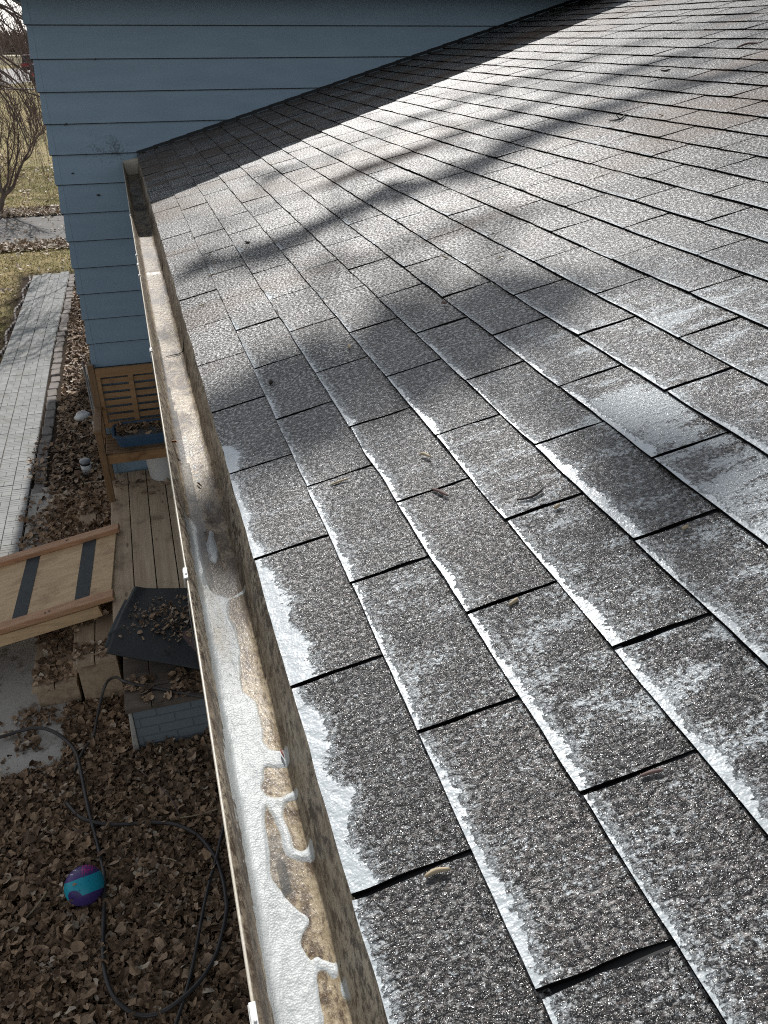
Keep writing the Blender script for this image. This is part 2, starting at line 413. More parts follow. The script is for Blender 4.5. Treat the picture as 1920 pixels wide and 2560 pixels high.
def mat_brickpaint():
    m = Mat('blue_grey_painted_brick', .75, .25); o = m.obj()
    br = m.N.new('ShaderNodeTexBrick'); m.L.new(m.vec(o, (1, 1, 1), rot=(math.pi/2, 0, 0)), br.inputs['Vector'])
    br.inputs['Scale'].default_value = 1; br.inputs['Brick Width'].default_value = .20; br.inputs['Row Height'].default_value = .072; br.inputs['Mortar Size'].default_value = .005; br.inputs['Mortar Smooth'].default_value = .4
    n = m.noise(o, 60, 3)
    c = m.mix(n, (.15, .175, .19), (.20, .225, .24)); c = m.mix(m.math('MULTIPLY', br.outputs['Fac'], .45), c, (.11, .125, .135))
    return m.out(c, None, m.bump(m.math('SUBTRACT', m.math('MULTIPLY', n, .3), br.outputs['Fac']), .004))

M_SH = mat_shingle(); M_SID = mat_siding(); M_GUT = mat_gutter(); M_FOAM = mat_foam(); M_WAT = mat_water()
M_TRIM = simple('blue_trim_paint', (.13, .19, .25), (.16, .235, .30), 6, .5)
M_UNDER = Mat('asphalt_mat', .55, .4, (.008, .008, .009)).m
M_LIP = simple('tan_gutter_metal', (.46, .42, .34), (.58, .54, .46), 20, .35, 90, .0006)
M_CLIP = simple('white_clip', (.62, .62, .60), (.78, .78, .76), 30, .35)
LEAFC = [(0.0, (.050, .026, .013)), (.35, (.20, .128, .077)), (.65, (.38, .255, .155)), (.86, (.40, .29, .20)), (1.0, (.58, .49, .38))]
M_LEAF = mat_litter(LEAFC)
M_GROUND = mat_ground()
M_DRIVE = mat_asphalt('driveway_asphalt', (.12, .115, .11), (.18, .175, .165))
M_ROAD = mat_asphalt('road_asphalt', (.30, .29, .28), (.36, .35, .34))
M_DECK = mat_wood('worn_deck_board', (.43, .32, .215), (.56, .435, .30), (.14, .098, .065), 'Y', .75)
M_STEP = mat_wood('dirty_step_board', (.31, .23, .155), (.44, .335, .225), (.10, .075, .052), 'Y', .8)
M_BENCH = mat_wood('oiled_bench_wood', (.27, .15, .068), (.35, .205, .098), (.07, .03, .012), 'X', .5, False)
M_BENCHZ = mat_wood('weathered_bench_wood', (.17, .10, .05), (.24, .15, .08), (.06, .04, .025), 'Z', .6, False)
M_PLY = mat_wood('plywood_sheet', (.50, .345, .195), (.64, .455, .265), (.33, .21, .12), 'X', .65)
M_RAIL = mat_wood('reddish_ramp_timber', (.38, .20, .11), (.50, .29, .165), (.10, .045, .025), 'X', .6)
M_PAVE = mat_paver()
M_SLAB = mat_concrete('stained_concrete', (.38, .36, .325), (.48, .455, .41), (.16, .13, .10))
M_STONE = mat_concrete('edging_stone', (.20, .18, .165), (.28, .25, .235), (.11, .095, .08))
M_BRICK = mat_brickpaint()
M_BARK = simple('grey_bark', (.085, .065, .055), (.16, .13, .115), 12, .9, 80, .01)
M_TWIG = simple('red_brown_twig', (.10, .062, .055), (.17, .115, .10), 12, .8)
M_RUB = simple('black_rubber', (.008, .010, .011), (.017, .020, .021), 9, .6, 240, .0015)
M_GRIP = simple('black_grip_tape', (.022, .028, .031), (.036, .043, .046), 10, .75, 300, .0012)
M_HOSE = simple('black_hose_rubber', (.022, .018, .017), (.042, .036, .033), 12, .42, 100, .0005)
M_TUB = simple('blue_plastic', (.035, .085, .15), (.055, .115, .19), 5, .4)
M_BUCKET = simple('white_plastic', (.66, .67, .66), (.74, .75, .74), 5, .45)
M_SOILG = mat_concrete('grey_potting_soil', (.13, .13, .13), (.22, .22, .215), (.05, .035, .025))
M_MULCH = mat_concrete('mulch_soil', (.035, .024, .017), (.075, .052, .037), (.02, .014, .01))
M_ROCK = simple('white_rock', (.60, .58, .55), (.76, .75, .73), 18, .8, 60, .01)

# ================================================================== HOUSE
house = empty('house', (1.0, 2.0, GZ), 'blue sided house with a grey shingle roof, grimy gutter and a taller wing behind', 'house')

# --- shingle tabs ---------------------------------------------------
W, E = 0.305, 0.1248
NROW, SH = 41, -0.0512
T0 = -1.45
V = []; F = []; A = {k: [] for k in ('fd', 'fw', 'veil', 'wet', 'tint', 'stain', 'skirt')}; ST = []
nv = 0
CUT = 0.0074
for k in range(NROW):
    off = 0.039 if k % 2 == 0 else 0.190
    off += random.uniform(-.004, .004)
    j0 = math.floor((T0-off)/W); j = j0
    rowtilt = random.uniform(-.0012, .0012)
    while off + j*W < YW + .02:
        ta, tb = off + j*W, off + (j+1)*W
        j += 1
        nearv = max(0.0, 1.0 - (max(0, ta-(-.6))/2.2) - k*E/2.4)
        big = ta < 2.6 and k < 16
        nt, ns = (22, 10) if big else (8, 4)
        tint = random.random()
        seed = random.uniform(0, 100)
        # visible tab runs from its butt edge up under the next row
        tt = np.linspace(0, 1, nt)[:, None]*np.ones((1, ns)); ss_ = np.ones((nt, 1))*np.linspace(0, 1, ns)[None, :]
        cw = CUT*((0.46 if big else .60) + random.uniform(-.10, .12))
        t = ta + cw + tt*(W - 2*cw)
        sl_ = ss_*(E*1.10)
        wob = (fbm(t*9+seed, sl_*0+k*3.1, 3)-.5)
        butt = wob*0.006 + rowtilt
        s = k*E + butt*(1-ss_) + sl_
        t = t + SH*(sl_ - E/2) + (fbm(sl_*25+seed, tt*0+5.3, 2)-.5)*.005*np.abs(tt*2-1)
        t = np.minimum(t, YW - .004)
        curl = random.uniform(-.5, 1.2)*.0016
        h = .0102 - .0050*ss_ + curl*(1-ss_)*(np.abs(tt*2-1)**3) + (fbm(t*5+seed, s*5, 2)-.5)*.0035 + .0022*(fbm(t*1.1, s*1.1+9, 2)-.5)
        x = s*CP - h*SP; z = s*SP + h*CP
        P = np.stack([x, t, z], -1).reshape(-1, 3)
        idx = (np.arange(nt*ns).reshape(nt, ns)) + nv
        q = np.stack([idx[:-1, :-1], idx[:-1, 1:], idx[1:, 1:], idx[1:, :-1]], -1).reshape(-1, 4)
        V.append(P); F.append(q[:, ::-1])
        # skirt: butt edge and the two cut edges go down 7 mm
        dn = .0075
        ring = np.concatenate([idx[0, ::-1], idx[1:, 0], idx[-1, 1:]])
        rv = P[ring-nv] - np.array([-SP, 0, CP])*dn
        base = nv + nt*ns; nr_ = len(ring)
        rr = np.arange(nr_)
        F.append(np.stack([base+rr[:-1], base+rr[1:], base+nr_+rr[1:], base+nr_+rr[:-1]], -1)[:, ::-1])
        V.append(P[ring-nv]); V.append(rv)
        ring = np.concatenate([ring, ring])
        allt = np.concatenate([t.reshape(-1), t.reshape(-1)[ring-nv]]); alls = np.concatenate([s.reshape(-1), s.reshape(-1)[ring-nv]])
        fd = np.concatenate([sl_.reshape(-1), np.full(len(ring), .2)])
        # foam width along the tab
        kk = random.random()
        wb = .027*np.clip((1.45 - allt)/1.3, 0, 1)**.7*(0.45 + .75*kk)*np.clip(1.15-.22*k*E/ .4, .35, 1)
        if k == 0: wb = wb*1.6*(allt < .78) + .0*(allt >= .78)
        if k == 0 and ta < -.4: wb = wb*.25
        # widest at the near (lower) end of each tab
        loct = np.clip((allt-ta)/W, 0, 1)
        wb = wb*(0.55 + .75*(1-loct)*random.uniform(.2, 1.2) + .35*np.sin(loct*math.pi)*random.uniform(0, 1))
        wb = wb + .004*np.clip((1.0-allt)/.8, 0, 1)*(k < 9)*(not (k == 0 and (ta < -.4 or .6 < ta)))
        wb = wb*(.85 if k == 0 else (.50 if k < 3 else .60))
        far = (1.25 < ta < 2.3) and k in (1, 2, 3, 5, 6, 7)
        if far: wb = np.maximum(wb, .011*np.clip(1-loct*2.6, 0, 1)*random.random()*1.6)
        if k > 8: wb = wb + .0045*np.clip(1-(loct-random.random()*.5)*2.2, 0, 1)*random.random()*(allt < 2.2)
        vb = np.clip((1.3-allt)/1.2, 0, 1)*np.clip(.35+k*E*1.4, 0, 1)*(.70+.9*random.random())
        vb = vb + 1.25*np.exp(-((alls-.67)**2/.016+(allt-.34)**2/.0050)) + .5*np.exp(-((alls-.9)**2/.05+(allt-.62)**2/.01))
        if k == 0 and .344 < ta+.02 < .6: vb = vb + .35
        wet = np.clip((1.6-allt)/1.6, 0, 1)
        stain = np.zeros_like(allt)
        # rust brown run-off patches seen on the far courses
        for (sa, sb, tc, wd, am) in STAINS if False else ():
            pass
        A['skirt'].append(np.concatenate([np.zeros(nt*ns), np.ones(len(ring))])); A['fd'].append(fd); A['fw'].append(wb); A['veil'].append(vb); A['wet'].append(wet); A['tint'].append(np.full(len(allt), tint))
        stn = sstep(.50, .68, fbm(alls*1.1+3, allt*3.6+8, 3))*sstep(1.0, 1.8, allt)*.85
        A['stain'].append(stn)
        ST.append(np.stack([alls, allt, np.full(len(allt), seed*.0)], -1))
        nv = base + len(ring)
V = np.concatenate(V); F = np.concatenate(F)
me = bpy.data.meshes.new('roof_shingles')
me.vertices.add(len(V)); me.vertices.foreach_set('co', V.reshape(-1))
me.loops.add(len(F)*4); me.loops.foreach_set('vertex_index', F.reshape(-1).astype(np.int32))
me.polygons.add(len(F)); me.polygons.foreach_set('loop_start', np.arange(0, len(F)*4, 4, dtype=np.int32))
me.update(calc_edges=True); me.validate()
fin(me, {k: np.concatenate(a) for k, a in A.items()}, False)
at = me.attributes.new('st', 'FLOAT_VECTOR', 'POINT'); at.data.foreach_set('vector', np.concatenate(ST).astype(np.float32).reshape(-1))
me.materials.append(M_SH)
sh = bpy.data.objects.new('roof_shingles', me); COL.objects.link(sh); sh.parent = house; sh.matrix_parent_inverse = Matrix.Translation(house.location).inverted()

def part(mb, name, mat, **k): return mb.build(name, mat, house, **k)
# sheathing below the tabs (closed slab), other slope, eave boards
SM = NROW*E
b = MB()
pts = [(.004, .0035), (SM, .0035), (SM, -.16), (.03, -.16), (.03, -.02), (.004, -.012)]
for y in (T0-.01, YW-.01):
    for (s, h) in pts: b.v.append(np.array([roofp(s, y, h)]))
b.v = [np.concatenate(b.v)]; b.n = 12
b.f = [(5, 4, 3, 2, 1, 0), (6, 7, 8, 9, 10, 11)] + [(i, (i+1) % 6, 6+(i+1) % 6, 6+i) for i in range(6)]
part(b, 'roof_deck', M_UNDER)
xr, zr = SM*CP, SM*SP
b = MB(); b.add([(xr, T0, zr), (xr, YW-.01, zr), (xr*2, YW-.01, .0), (xr*2, T0, .0), (xr, T0, zr-.16), (xr, YW-.01, zr-.16), (xr*2, YW-.01, -.16), (xr*2, T0, -.16)],
        [(0, 1, 2, 3), (7, 6, 5, 4), (0, 3, 7, 4), (1, 5, 6, 2), (3, 2, 6, 7)])
part(b, 'far_roof_slope', M_UNDER)
b = MB(); b.box(.010, .034, T0, YW-.03, -.19, -.015); part(b, 'fascia', M_TRIM, bevel=.002)
b = MB(); b.box(.034, .45, T0, YW-.03, -.19, -.175); part(b, 'soffit', M_TRIM)

# --- lap siding of the wing -------------------------------------------
WE = 0.1926; Z0 = 0.7971
XC = -0.5835
def lap_board(mb, ztop, zbot, x1, yback, ydepth):
    # wedge wrapped round the corner: bottom edge proud of the face
    pr = .016; th = .009
    xt, yt = XC+pr, YW+pr                # top line (recessed)
    xb, yb = XC, YW                      # bottom line (proud)
    lift = .012
    v = [(x1, yt, ztop+lift), (xt, yt, ztop+lift), (xt, ydepth, ztop+lift),
         (x1, yb, zbot), (xb, yb, zbot), (xb, ydepth, zbot),
         (x1, yb+th, zbot), (xb+th, yb+th, zbot), (xb+th, ydepth, zbot)]
    mb.add(v, [(0, 1, 4, 3), (1, 2, 5, 4), (3, 4, 7, 6), (4, 5, 8, 7)])
mb = MB()
for i in range(-2, 19):
    zb = Z0 - i*WE; zt = zb + WE
    if zb > 1.0: continue
    lap_board(mb, min(zt, 1.01), zb if zb > -2.98 else -2.98, 6.5, YW, 13.5)
part(mb, 'lap_siding', M_SID)
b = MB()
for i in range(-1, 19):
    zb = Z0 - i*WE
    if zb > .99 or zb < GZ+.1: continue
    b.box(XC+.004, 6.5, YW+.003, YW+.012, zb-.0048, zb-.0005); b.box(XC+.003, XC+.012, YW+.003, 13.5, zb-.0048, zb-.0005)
part(b, 'lap_shadow_strip', M_UNDER)  # black strips below each board, standing in for the shadow under the lap
b = MB(); b.box(XC+.02, 6.5, YW+.02, 13.5, GZ, 1.0); part(b, 'wing_wall', M_TRIM)
b = MB()
for i in range(-1, 19):                  # thin metal corner cap on each course
    zb = Z0 - i*WE + .001; zt = min(zb + WE*.985, 1.0)
    if zb > .99: continue
    e = .0022; xa, ya = XC-e, YW-e; p2 = .0155
    v = [(XC+.045, ya, zb), (xa, ya, zb), (xa, YW+.045, zb), (XC+.045, ya+p2, zt), (xa+p2, ya+p2, zt), (xa+p2, YW+.045, zt)]
    b.add(v, [(0, 3, 4, 1), (1, 4, 5, 2)])
part(b, 'corner_cap', M_SID)
# overhang of the wing roof
b = MB(); b.box(-.79, 7.0, YW-.46, 13.8, 1.012, 1.022); part(b, 'wing_soffit', M_TRIM)
b = MB(); b.box(-.815, 7.0, YW-.485, YW-.461, 1.0, 1.237); b.box(-.815, -.791, YW-.460, 13.8, 1.0, 1.237); part(b, 'wing_fascia', M_TRIM)
b = MB(); y0, y1 = YW-.50, 9.7; zt = 1.238; zr2 = zt+(y1-y0)*.30
b.add([(-.83, y0, zt), (7.0, y0, zt), (7.0, y1, zr2), (-.83, y1, zr2), (-.83, 14.1, zt), (7.0, 14.1, zt)], [(0, 1, 2, 3), (3, 2, 5, 4), (0, 3, 4), (1, 5, 2), (0, 4, 5, 1)])
part(b, 'wing_roof', M_UNDER)
# main house wall under the eave
b = MB()
b.box(.47, 9.5, T0+.3, YW-.01, GZ, -.19); part(b, 'lower_wall', M_TRIM)
mb = MB()
for i in range(4, 19):
    zb = Z0 - i*WE; zt = min(zb+WE, -.19)
    if zb > -.25: continue
    zb = max(zb, GZ)
    mb.add([(.462, T0+.3, zt+.01), (.462, YW-.02, zt+.01), (.446, YW-.02, zb), (.446, T0+.3, zb), (.460, YW-.02, zb), (.460, T0+.3, zb)], [(0, 3, 2, 1), (3, 5, 4, 2)])
part(mb, 'eave_wall_siding', M_SID)
# step flashing line where roof meets the wall
b = MB()
for k in range(0, 38):
    s0 = k*E + .005; s1 = s0 + .15
    a = np.array([roofp(s0, YW-.012, .016), roofp(s1, YW-.012, .012), roofp(s1, YW-.0025, .030), roofp(s0, YW-.0025, .034)])
    b.add(a, [(0, 1, 2, 3)])
part(b, 'step_flashing', M_UNDER)

# --- gutter -------------------------------------------------------------
gut = None
prof = [(-.086, -.148, 1), (-.100, -.140, 1), (-.104, -.075, 1), (-.110, -.050, 1), (-.1125, -.033, 1), (-.1108, -.030, 1), (-.1090, -.033, 1), (-.1050, -.040, 1), (-.1030, -.052, 1),
        (-.0975, -.078, 1), (-.0925, -.104, 1), (-.0900, -.1120, .7), (-.0840, -.1150, .1), (-.070, -.1155, 0), (-.050, -.1155, 0), (-.030, -.1150, 0), (-.0200, -.1130, .2), (-.0160, -.1080, .8), (-.0115, -.080, 1), (-.0050, -.045, 1), (.0015, -.016, 1), (.0025, -.008, 1)]
ny = 700; ys = np.linspace(-1.35, YW-.008, ny)
pp = np.array(prof); m_ = len(pp)
P = np.zeros((m_, ny, 3)); wa = np.zeros((m_, ny))
for i, (x, z, w) in enumerate(prof):
    inside = i >= 8
    wav = (fbm(ys*2.3+i*.15, ys*0+3+i*.05, 3)-.5)*.004*(inside)
    seam = np.exp(-((ys-2.77)/.02)**2)*.004*(10 < i < 19)
    P[i, :, 0] = x + (wav*.6 if i > 8 else (fbm(ys*1.1, ys*0+9, 2)-.5)*.0015)
    P[i, :, 1] = ys
    P[i, :, 2] = z + wav + seam + (fbm(ys*14, ys*0+i*.7, 2)-.5)*.0012*inside
    wa[i] = w
gut = grid_obj('gutter', np.transpose(P, (1, 0, 2))[:, ::-1], M_GUT, {'wall': wa.T[:, ::-1]}, parent=house)
sol = gut.modifiers.new('thickness', 'SOLIDIFY'); sol.thickness = .0009; sol.offset = 0
b = MB(); q_ = [(x, z) for x, z, w in prof[5:]]; n_ = len(q_)
b.add([(x, YW-.030, z+(.0008 if 0 < i < n_-1 else 0)) for i, (x, z) in enumerate(q_)]+[(x, YW-.016, z) for x, z in q_], [tuple(range(n_)), tuple(range(2*n_-1, n_-1, -1))]+[(i, n_+i, n_+(i+1) % n_, (i+1) % n_) for i in range(n_)])
b.tube([(-.111, YW-.03, -.027), (.004, YW-.03, -.006)], .0022, 6)
ec = b.build('end_cap', M_LIP, gut); ec.matrix_parent_inverse = Matrix.Translation(house.location).inverted() @ Matrix.Identity(4); ec.matrix_parent_inverse = Matrix.Identity(4)
def gpart(mb, name, mat, **k):
    o = mb.build(name, mat, **k); o.parent = gut; return o
lip = MB(); lip.tube([(-.1108+.0004*math.sin(y*3.1), y, -.0298) for y in np.linspace(-1.35, YW-.01, 90)], .0017, 8)
gpart(lip, 'rolled_lip', M_LIP, smooth=True)
for (yy, big) in ((3.589, .6), (2.72, .9), (2.56, 1.2), (2.39, .8), (1.534, 1.25), (.395, 1.5), (-.328, 1.35)):
    c = MB(); L = .010*big
    c.box(-.1150, -.1085, yy-L, yy+L, -.0275, -.0245); c.box(-.1160, -.1145, yy-L, yy+L, -.045, -.0275); c.tube([(-.111, yy-.3*L, -.0245), (-.111, yy-.3*L, -.0225)], .0018, 8)
    gpart(c, 'hanger_clip', M_CLIP, bevel=.0006)
for yy in (2.60, 1.49, .33):             # small droop of the bead under each clip
    c = MB(); c.tube([(-.1135, yy+.02, -.034), (-.1145, yy-.03, -.050), (-.1135, yy-.10, -.048), (-.112, yy-.16, -.036)], [.0006, .0016, .0014, .0005], 6)
    gpart(c, 'bent_lip', M_UNDER, smooth=True)
# lapped joint lines inside the gutter
for yy in (2.77, 1.72):
    c = MB(); c.tube([(-.078, yy-.012, -.1125), (-.055, yy, -.1125), (-.030, yy+.006, -.112), (-.018, yy+.012, -.107), (-.008, yy+.012, -.06)], [.0004, .0013, .0018, .0016, .0008], 6)
    gpart(c, 'joint_seam', M_UNDER, smooth=True)

# ================================================================== FOAM IN THE GUTTER
MAIN = [(-0.082, 0.7234), (-0.0733, 0.673), (-0.0772, 0.6161), (-0.0754, 0.5261), (-0.074, 0.4814), (-0.0659, 0.4471), (-0.0476, 0.4286), (-0.0131, 0.4416), (-0.0117, 0.4307), (-0.0457, 0.4204), (-0.0505, 0.3725), (-0.0461, 0.3522), (-0.0432, 0.2927), (-0.0525, 0.2165), (-0.0534, 0.1863), (-0.0453, 0.1726), (-0.0381, 0.1623), (-0.0372, 0.127), (-0.0421, 0.078), (-0.0341, 0.0628), (-0.0191, 0.055), (-0.0085, 0.0487), (-0.0116, 0.0309), (-0.0186, 0.0209), (-0.0338, 0.0255), (-0.0458, 0.0352), (-0.0505, 0.0276), (-0.0507, 0.0129), (-0.057, 0.0041), (-0.0565, -0.0129), (-0.0580, -0.0324), (-0.0629, -0.0657), (-0.065, -0.1023), (-0.0663, -0.1324), (-0.056, -0.1623), (-0.0432, -0.1854), (-0.034, -0.1924), (-0.0371, -0.2018), (-0.0488, -0.2124), (-0.0502, -0.2238), (-0.0455, -0.2406), (-0.0418, -0.2567), (-0.042, -0.2657), (-0.0458, -0.2823), (-0.0446, -0.2998), (-0.0474, -0.3155), (-0.0552, -0.3596), (-.05, -.9), (-.12, -.9), (-.12, .70)]
FB1 = [(-0.0573, 0.0004), (-0.0538, -0.012), (-0.0375, -0.0198), (-0.0192, -0.0169), (-0.0124, -0.0274), (-0.0146, -0.0378), (-0.0107, -0.0711), (-0.0124, -0.0936), (-0.0096, -0.1094), (-0.0132, -0.1299), (-0.032, -0.1219), (-0.0461, -0.1104), (-0.0493, -0.0949), (-0.0482, -0.0778), (-0.0507, -0.0564), (-0.0549, -0.0311), (-0.0585, -0.0134)]
HOLE = [(-0.0312, -0.0328), (-0.0141, -0.0352), (-0.0128, -0.0705), (-0.0145, -0.103), (-0.0253, -0.1095), (-0.0336, -0.0996), (-0.0369, -0.0735), (-0.0372, -0.0472)]
FB2 = [(-0.054, 0.6672), (-0.0466, 0.6583), (-0.0465, 0.5882), (-0.0497, 0.5472), (-0.0586, 0.5382), (-0.0658, 0.558), (-0.0657, 0.6126)]
FB3 = [(-0.073, 1.2517), (-0.0696, 1.1852), (-0.0548, 1.0689), (-0.0491, 0.9218), (-0.0456, 0.7773), (-0.0464, 0.7056), (-0.0528, 0.6938), (-0.0558, 0.7804), (-0.0615, 0.9086), (-0.0664, 1.0725), (-0.0753, 1.1658)]
FR = [(-0.042, -0.2244), (-0.0313, -0.243), (-0.0167, -0.2512), (-0.0146, -0.2649), (-0.0133, -0.3008), (-0.0239, -0.2872), (-0.0336, -0.2682), (-0.0444, -0.2522)]
def inpoly(X, Y, poly):
    r = np.zeros(X.shape, bool); n = len(poly)
    for i in range(n):
        x0, y0 = poly[i]; x1, y1 = poly[(i+1) % n]
        c = ((y0 > Y) != (y1 > Y)) & (X < (x1-x0)*(Y-y0)/((y1-y0) if y1 != y0 else 1e-12)+x0)
        r ^= c
    return r
gx = np.arange(-.1000, -.006, .00095); gy = np.arange(-.62, 1.30, .0013)
X, Y = np.meshgrid(gx, gy, indexing='ij')
jx = (fbm(X*90, Y*60, 3)-.5)*.005; jy = (fbm(X*70+9, Y*70, 3)-.5)*.007
Xj, Yj = X+jx, Y+jy
msk = (inpoly(Xj, Yj, MAIN) | inpoly(Xj, Yj, FB1) | inpoly(Xj, Yj, FB2) | (inpoly(Xj, Yj, FR) & (fbm(X*150, Y*60, 2) > .42))) & ~inpoly(Xj, Yj, HOLE)
msk |= inpoly(Xj, Yj, FB3) & (vnoise(X*60, Y*130) > .52)
D = msk.astype(float)
def blur(a, r):
    for ax in (0, 1):
        k = np.ones(2*r+1)/(2*r+1); a = np.apply_along_axis(lambda v: np.convolve(np.pad(v, r, mode='edge'), k, 'valid'), ax, a)
    return a
Bz = blur(blur(D, 2), 2); Bz2 = blur(D, 6)
pts_x = pp[8:, 0]; pts_z = pp[8:, 1]
floor = np.zeros_like(X)
for j_ in range(len(gy)):
    jy_ = min(int(round((gy[j_]+1.35)/(ys[1]-ys[0]))), ny-1)
    floor[:, j_] = np.interp(gx, P[8:, jy_, 0], P[8:, jy_, 2])
HF = sstep(.35, .9, Bz)*.0005 + sstep(.4, 1, Bz2)*.0016
ridge = (fbm(X*45, Y*9+4, 3)-.5)*.0030*sstep(.7, 1, Bz2) + (fbm(X*170, Y*110, 2)-.5)*.0012*Bz2
surf_level = blur(floor, 3)
Z = surf_level - .0002 + HF + ridge
Z = np.where(X < -.086, np.maximum(Z, floor+.0012*(Bz > .5)), Z)
keep = Bz > .34
thin = np.clip(1-sstep(.35, .85, Bz)*.8-sstep(.4, 1, Bz2)*.5 + (fbm(X*55+3, Y*9, 4)-.47)*(1.9*(Y > .1)+1.1), 0, .9)
fo = grid_obj('soap_foam', np.stack([X, Y, Z], -1)[:, ::1], M_FOAM, {'thin': thin}, keep=keep)
tag(fo, 'white soap suds pooled along the gutter bottom', 'foam', kind='stuff')
# shallow clear water beside the foam
wx = np.linspace(-.0935, -.020, 14); wy = np.linspace(-.6, 1.9, 160)
X2, Y2 = np.meshgrid(wx, wy, indexing='ij')
e2 = np.interp(Y2, [-.6, -.25, -.17, -.13, -.09, .30, .42, .48, .7, 1.0, 1.3, 1.6, 1.9], [-.09, -.09, -.048, -.050, -.09, -.09, -.09, -.066, -.066, -.072, -.078, -.084, -.09]) + (fbm(Y2*15, Y2*0, 2)-.5)*.008
keepw = (X2 < e2) & ((Y2 > .2) | ((X2 > -.062) & (Y2 < -.125) & (Y2 > -.165)))
wat = grid_obj('gutter_water', np.stack([X2, Y2, np.full_like(X2, -.1128)+(fbm(X2*60, Y2*20, 2)-.5)*.0004], -1), M_WAT, keep=keepw)
tag(wat, 'shallow strip of clear dirty water lying along the gutter bottom', 'water', kind='stuff')

# ================================================================== GROUND AND SETTING
def sheet(name, poly, z, mat, th=.0):
    b = MB(); n = len(poly)
    b.add([(x, y, z) for x, y in poly], [tuple(range(n))])
    if th:
        b.add([(x, y, z-th) for x, y in poly] + [(x, y, z) for x, y in poly], [(i, (i+1) % n, n+(i+1) % n, n+i) for i in range(n)])
    return b.build(name, mat)
ground = sheet('ground', [(-700, -60), (700, -60), (700, 900), (-700, 900)], GZ-.012, M_GROUND); tag(ground, kind='structure')
o = sheet('driveway', [(-30, 17.4), (30, 18.4), (30, 21.6), (-30, 20.6)], GZ+.002, M_DRIVE); tag(o, kind='structure')
o = sheet('road', [(-200, 84), (-9.6, 84.5), (-8.2, 88), (-5.5, 96), (0, 98), (200, 98), (200, 132), (-200, 128)], GZ+.004, M_ROAD); tag(o, kind='structure')
o = sheet('curb', [(-60, 76.0), (60, 79.0), (60, 79.9), (-60, 76.9)], GZ+.06, M_ROAD, .08); tag(o, kind='structure')
o = sheet('far_road', [(-300, 205), (300, 225), (300, 232), (-300, 212)], GZ+.004, simple('dry_straw', (.50, .42, .28), (.62, .54, .40), 2)); tag(o, kind='structure')
# paved path of brick pattern slabs
base = sheet('path_base', [(-2.055, 4.62), (-1.41, 4.62), (-1.41, 10.2), (-1.33, 14.98), (-1.945, 15.0), (-2.045, 10.1)], GZ+.006, simple('joint_dirt', (.05, .043, .035), (.09, .08, .065), 20)); tag(base, kind='structure')
pb = MB(); yy = 4.63; c = 0
def pathx(y, fr): # fr 0..1 across
    l = np.interp(y, [4.6, 10.1, 15], [-2.045, -2.035, -1.94]); r = np.interp(y, [4.6, 10.4, 15], [-1.415, -1.405, -1.335]); return l+(r-l)*fr
while yy < 14.8:
    for col in range(4):
        g = .012 if col in (1, 2) else .004
        fa, fb = col/4+ (.012 if col == 2 else .006), (col+1)/4-(.012 if col == 1 else .006)
        ph = (col % 2)*.10 + (.06 if col > 1 else 0)
        y0 = yy + ph; zt = GZ + .022 + random.uniform(-.003, .003)
        xa, xb = pathx(y0, fa), pathx(y0, fb); xm = (xa+xb)/2 + random.uniform(-.01, .01)
        pb.box(xa, xm-.002, y0, y0+.084, GZ-.01, zt); pb.box(xm+.002, xb, y0, y0+.084, GZ-.01, zt)
        pb.box(xa, xb, y0+.089, y0+.124, GZ-.01, zt); pb.box(xa, xb, y0+.129, y0+.162, GZ-.01, zt); pb.box(xa, xb, y0+.167, y0+.196, GZ-.01, zt)
    yy += .2025
o = pb.build('paver_path', M_PAVE); tag(o, kind='structure')
# concrete slab beside the steps
o = sheet('concrete_slab', [(-3.2, 2.96), (-1.33, 2.985), (-1.04, 2.94), (-.90, 3.0), (-.90, 4.9), (-1.16, 5.0), (-1.2, 6.6), (-1.4, 6.6), (-1.4, 4.6), (-3.2, 4.6)], GZ+.010, M_SLAB, .05); tag(o, kind='structure')
# edging stones along the path
eb = MB(); eb.box(-.055, .055, -.105, .105, -.05, .035)
e0 = eb.build('edging_stone', M_STONE, bevel=.012)
for i in range(37):
    oo = e0 if i == 0 else e0.copy()
    if i: COL.objects.link(oo)
    y = 6.6 + i*.228
    oo.location = (pathx(y, 1)+.075+random.uniform(-.012, .012), y, GZ+random.uniform(-.028, -.012)); oo.rotation_euler = (random.uniform(-.06, .06), random.uniform(-.08, .08), random.uniform(-.1, .1))
    tag(oo, 'pinkish grey edging stone in the row along the right side of the grey path', 'edging stone', 'edging stones beside the path')
eb = MB()
for k in range(60): 
    y0 = 7.2+k*.13; x = pathx(y0, 0)-.05+.03*math.sin(k*.7); eb.box(x-.012, x+.012, y0, y0+.125, GZ-.02, GZ+.028+.008*math.sin(k*2.1))
o = eb.build('lawn_edging', M_STONE, loc=(-2.1, 11, GZ)); tag(o, 'low crumbling lawn edging strip along the left side of the grey path', 'lawn edging')

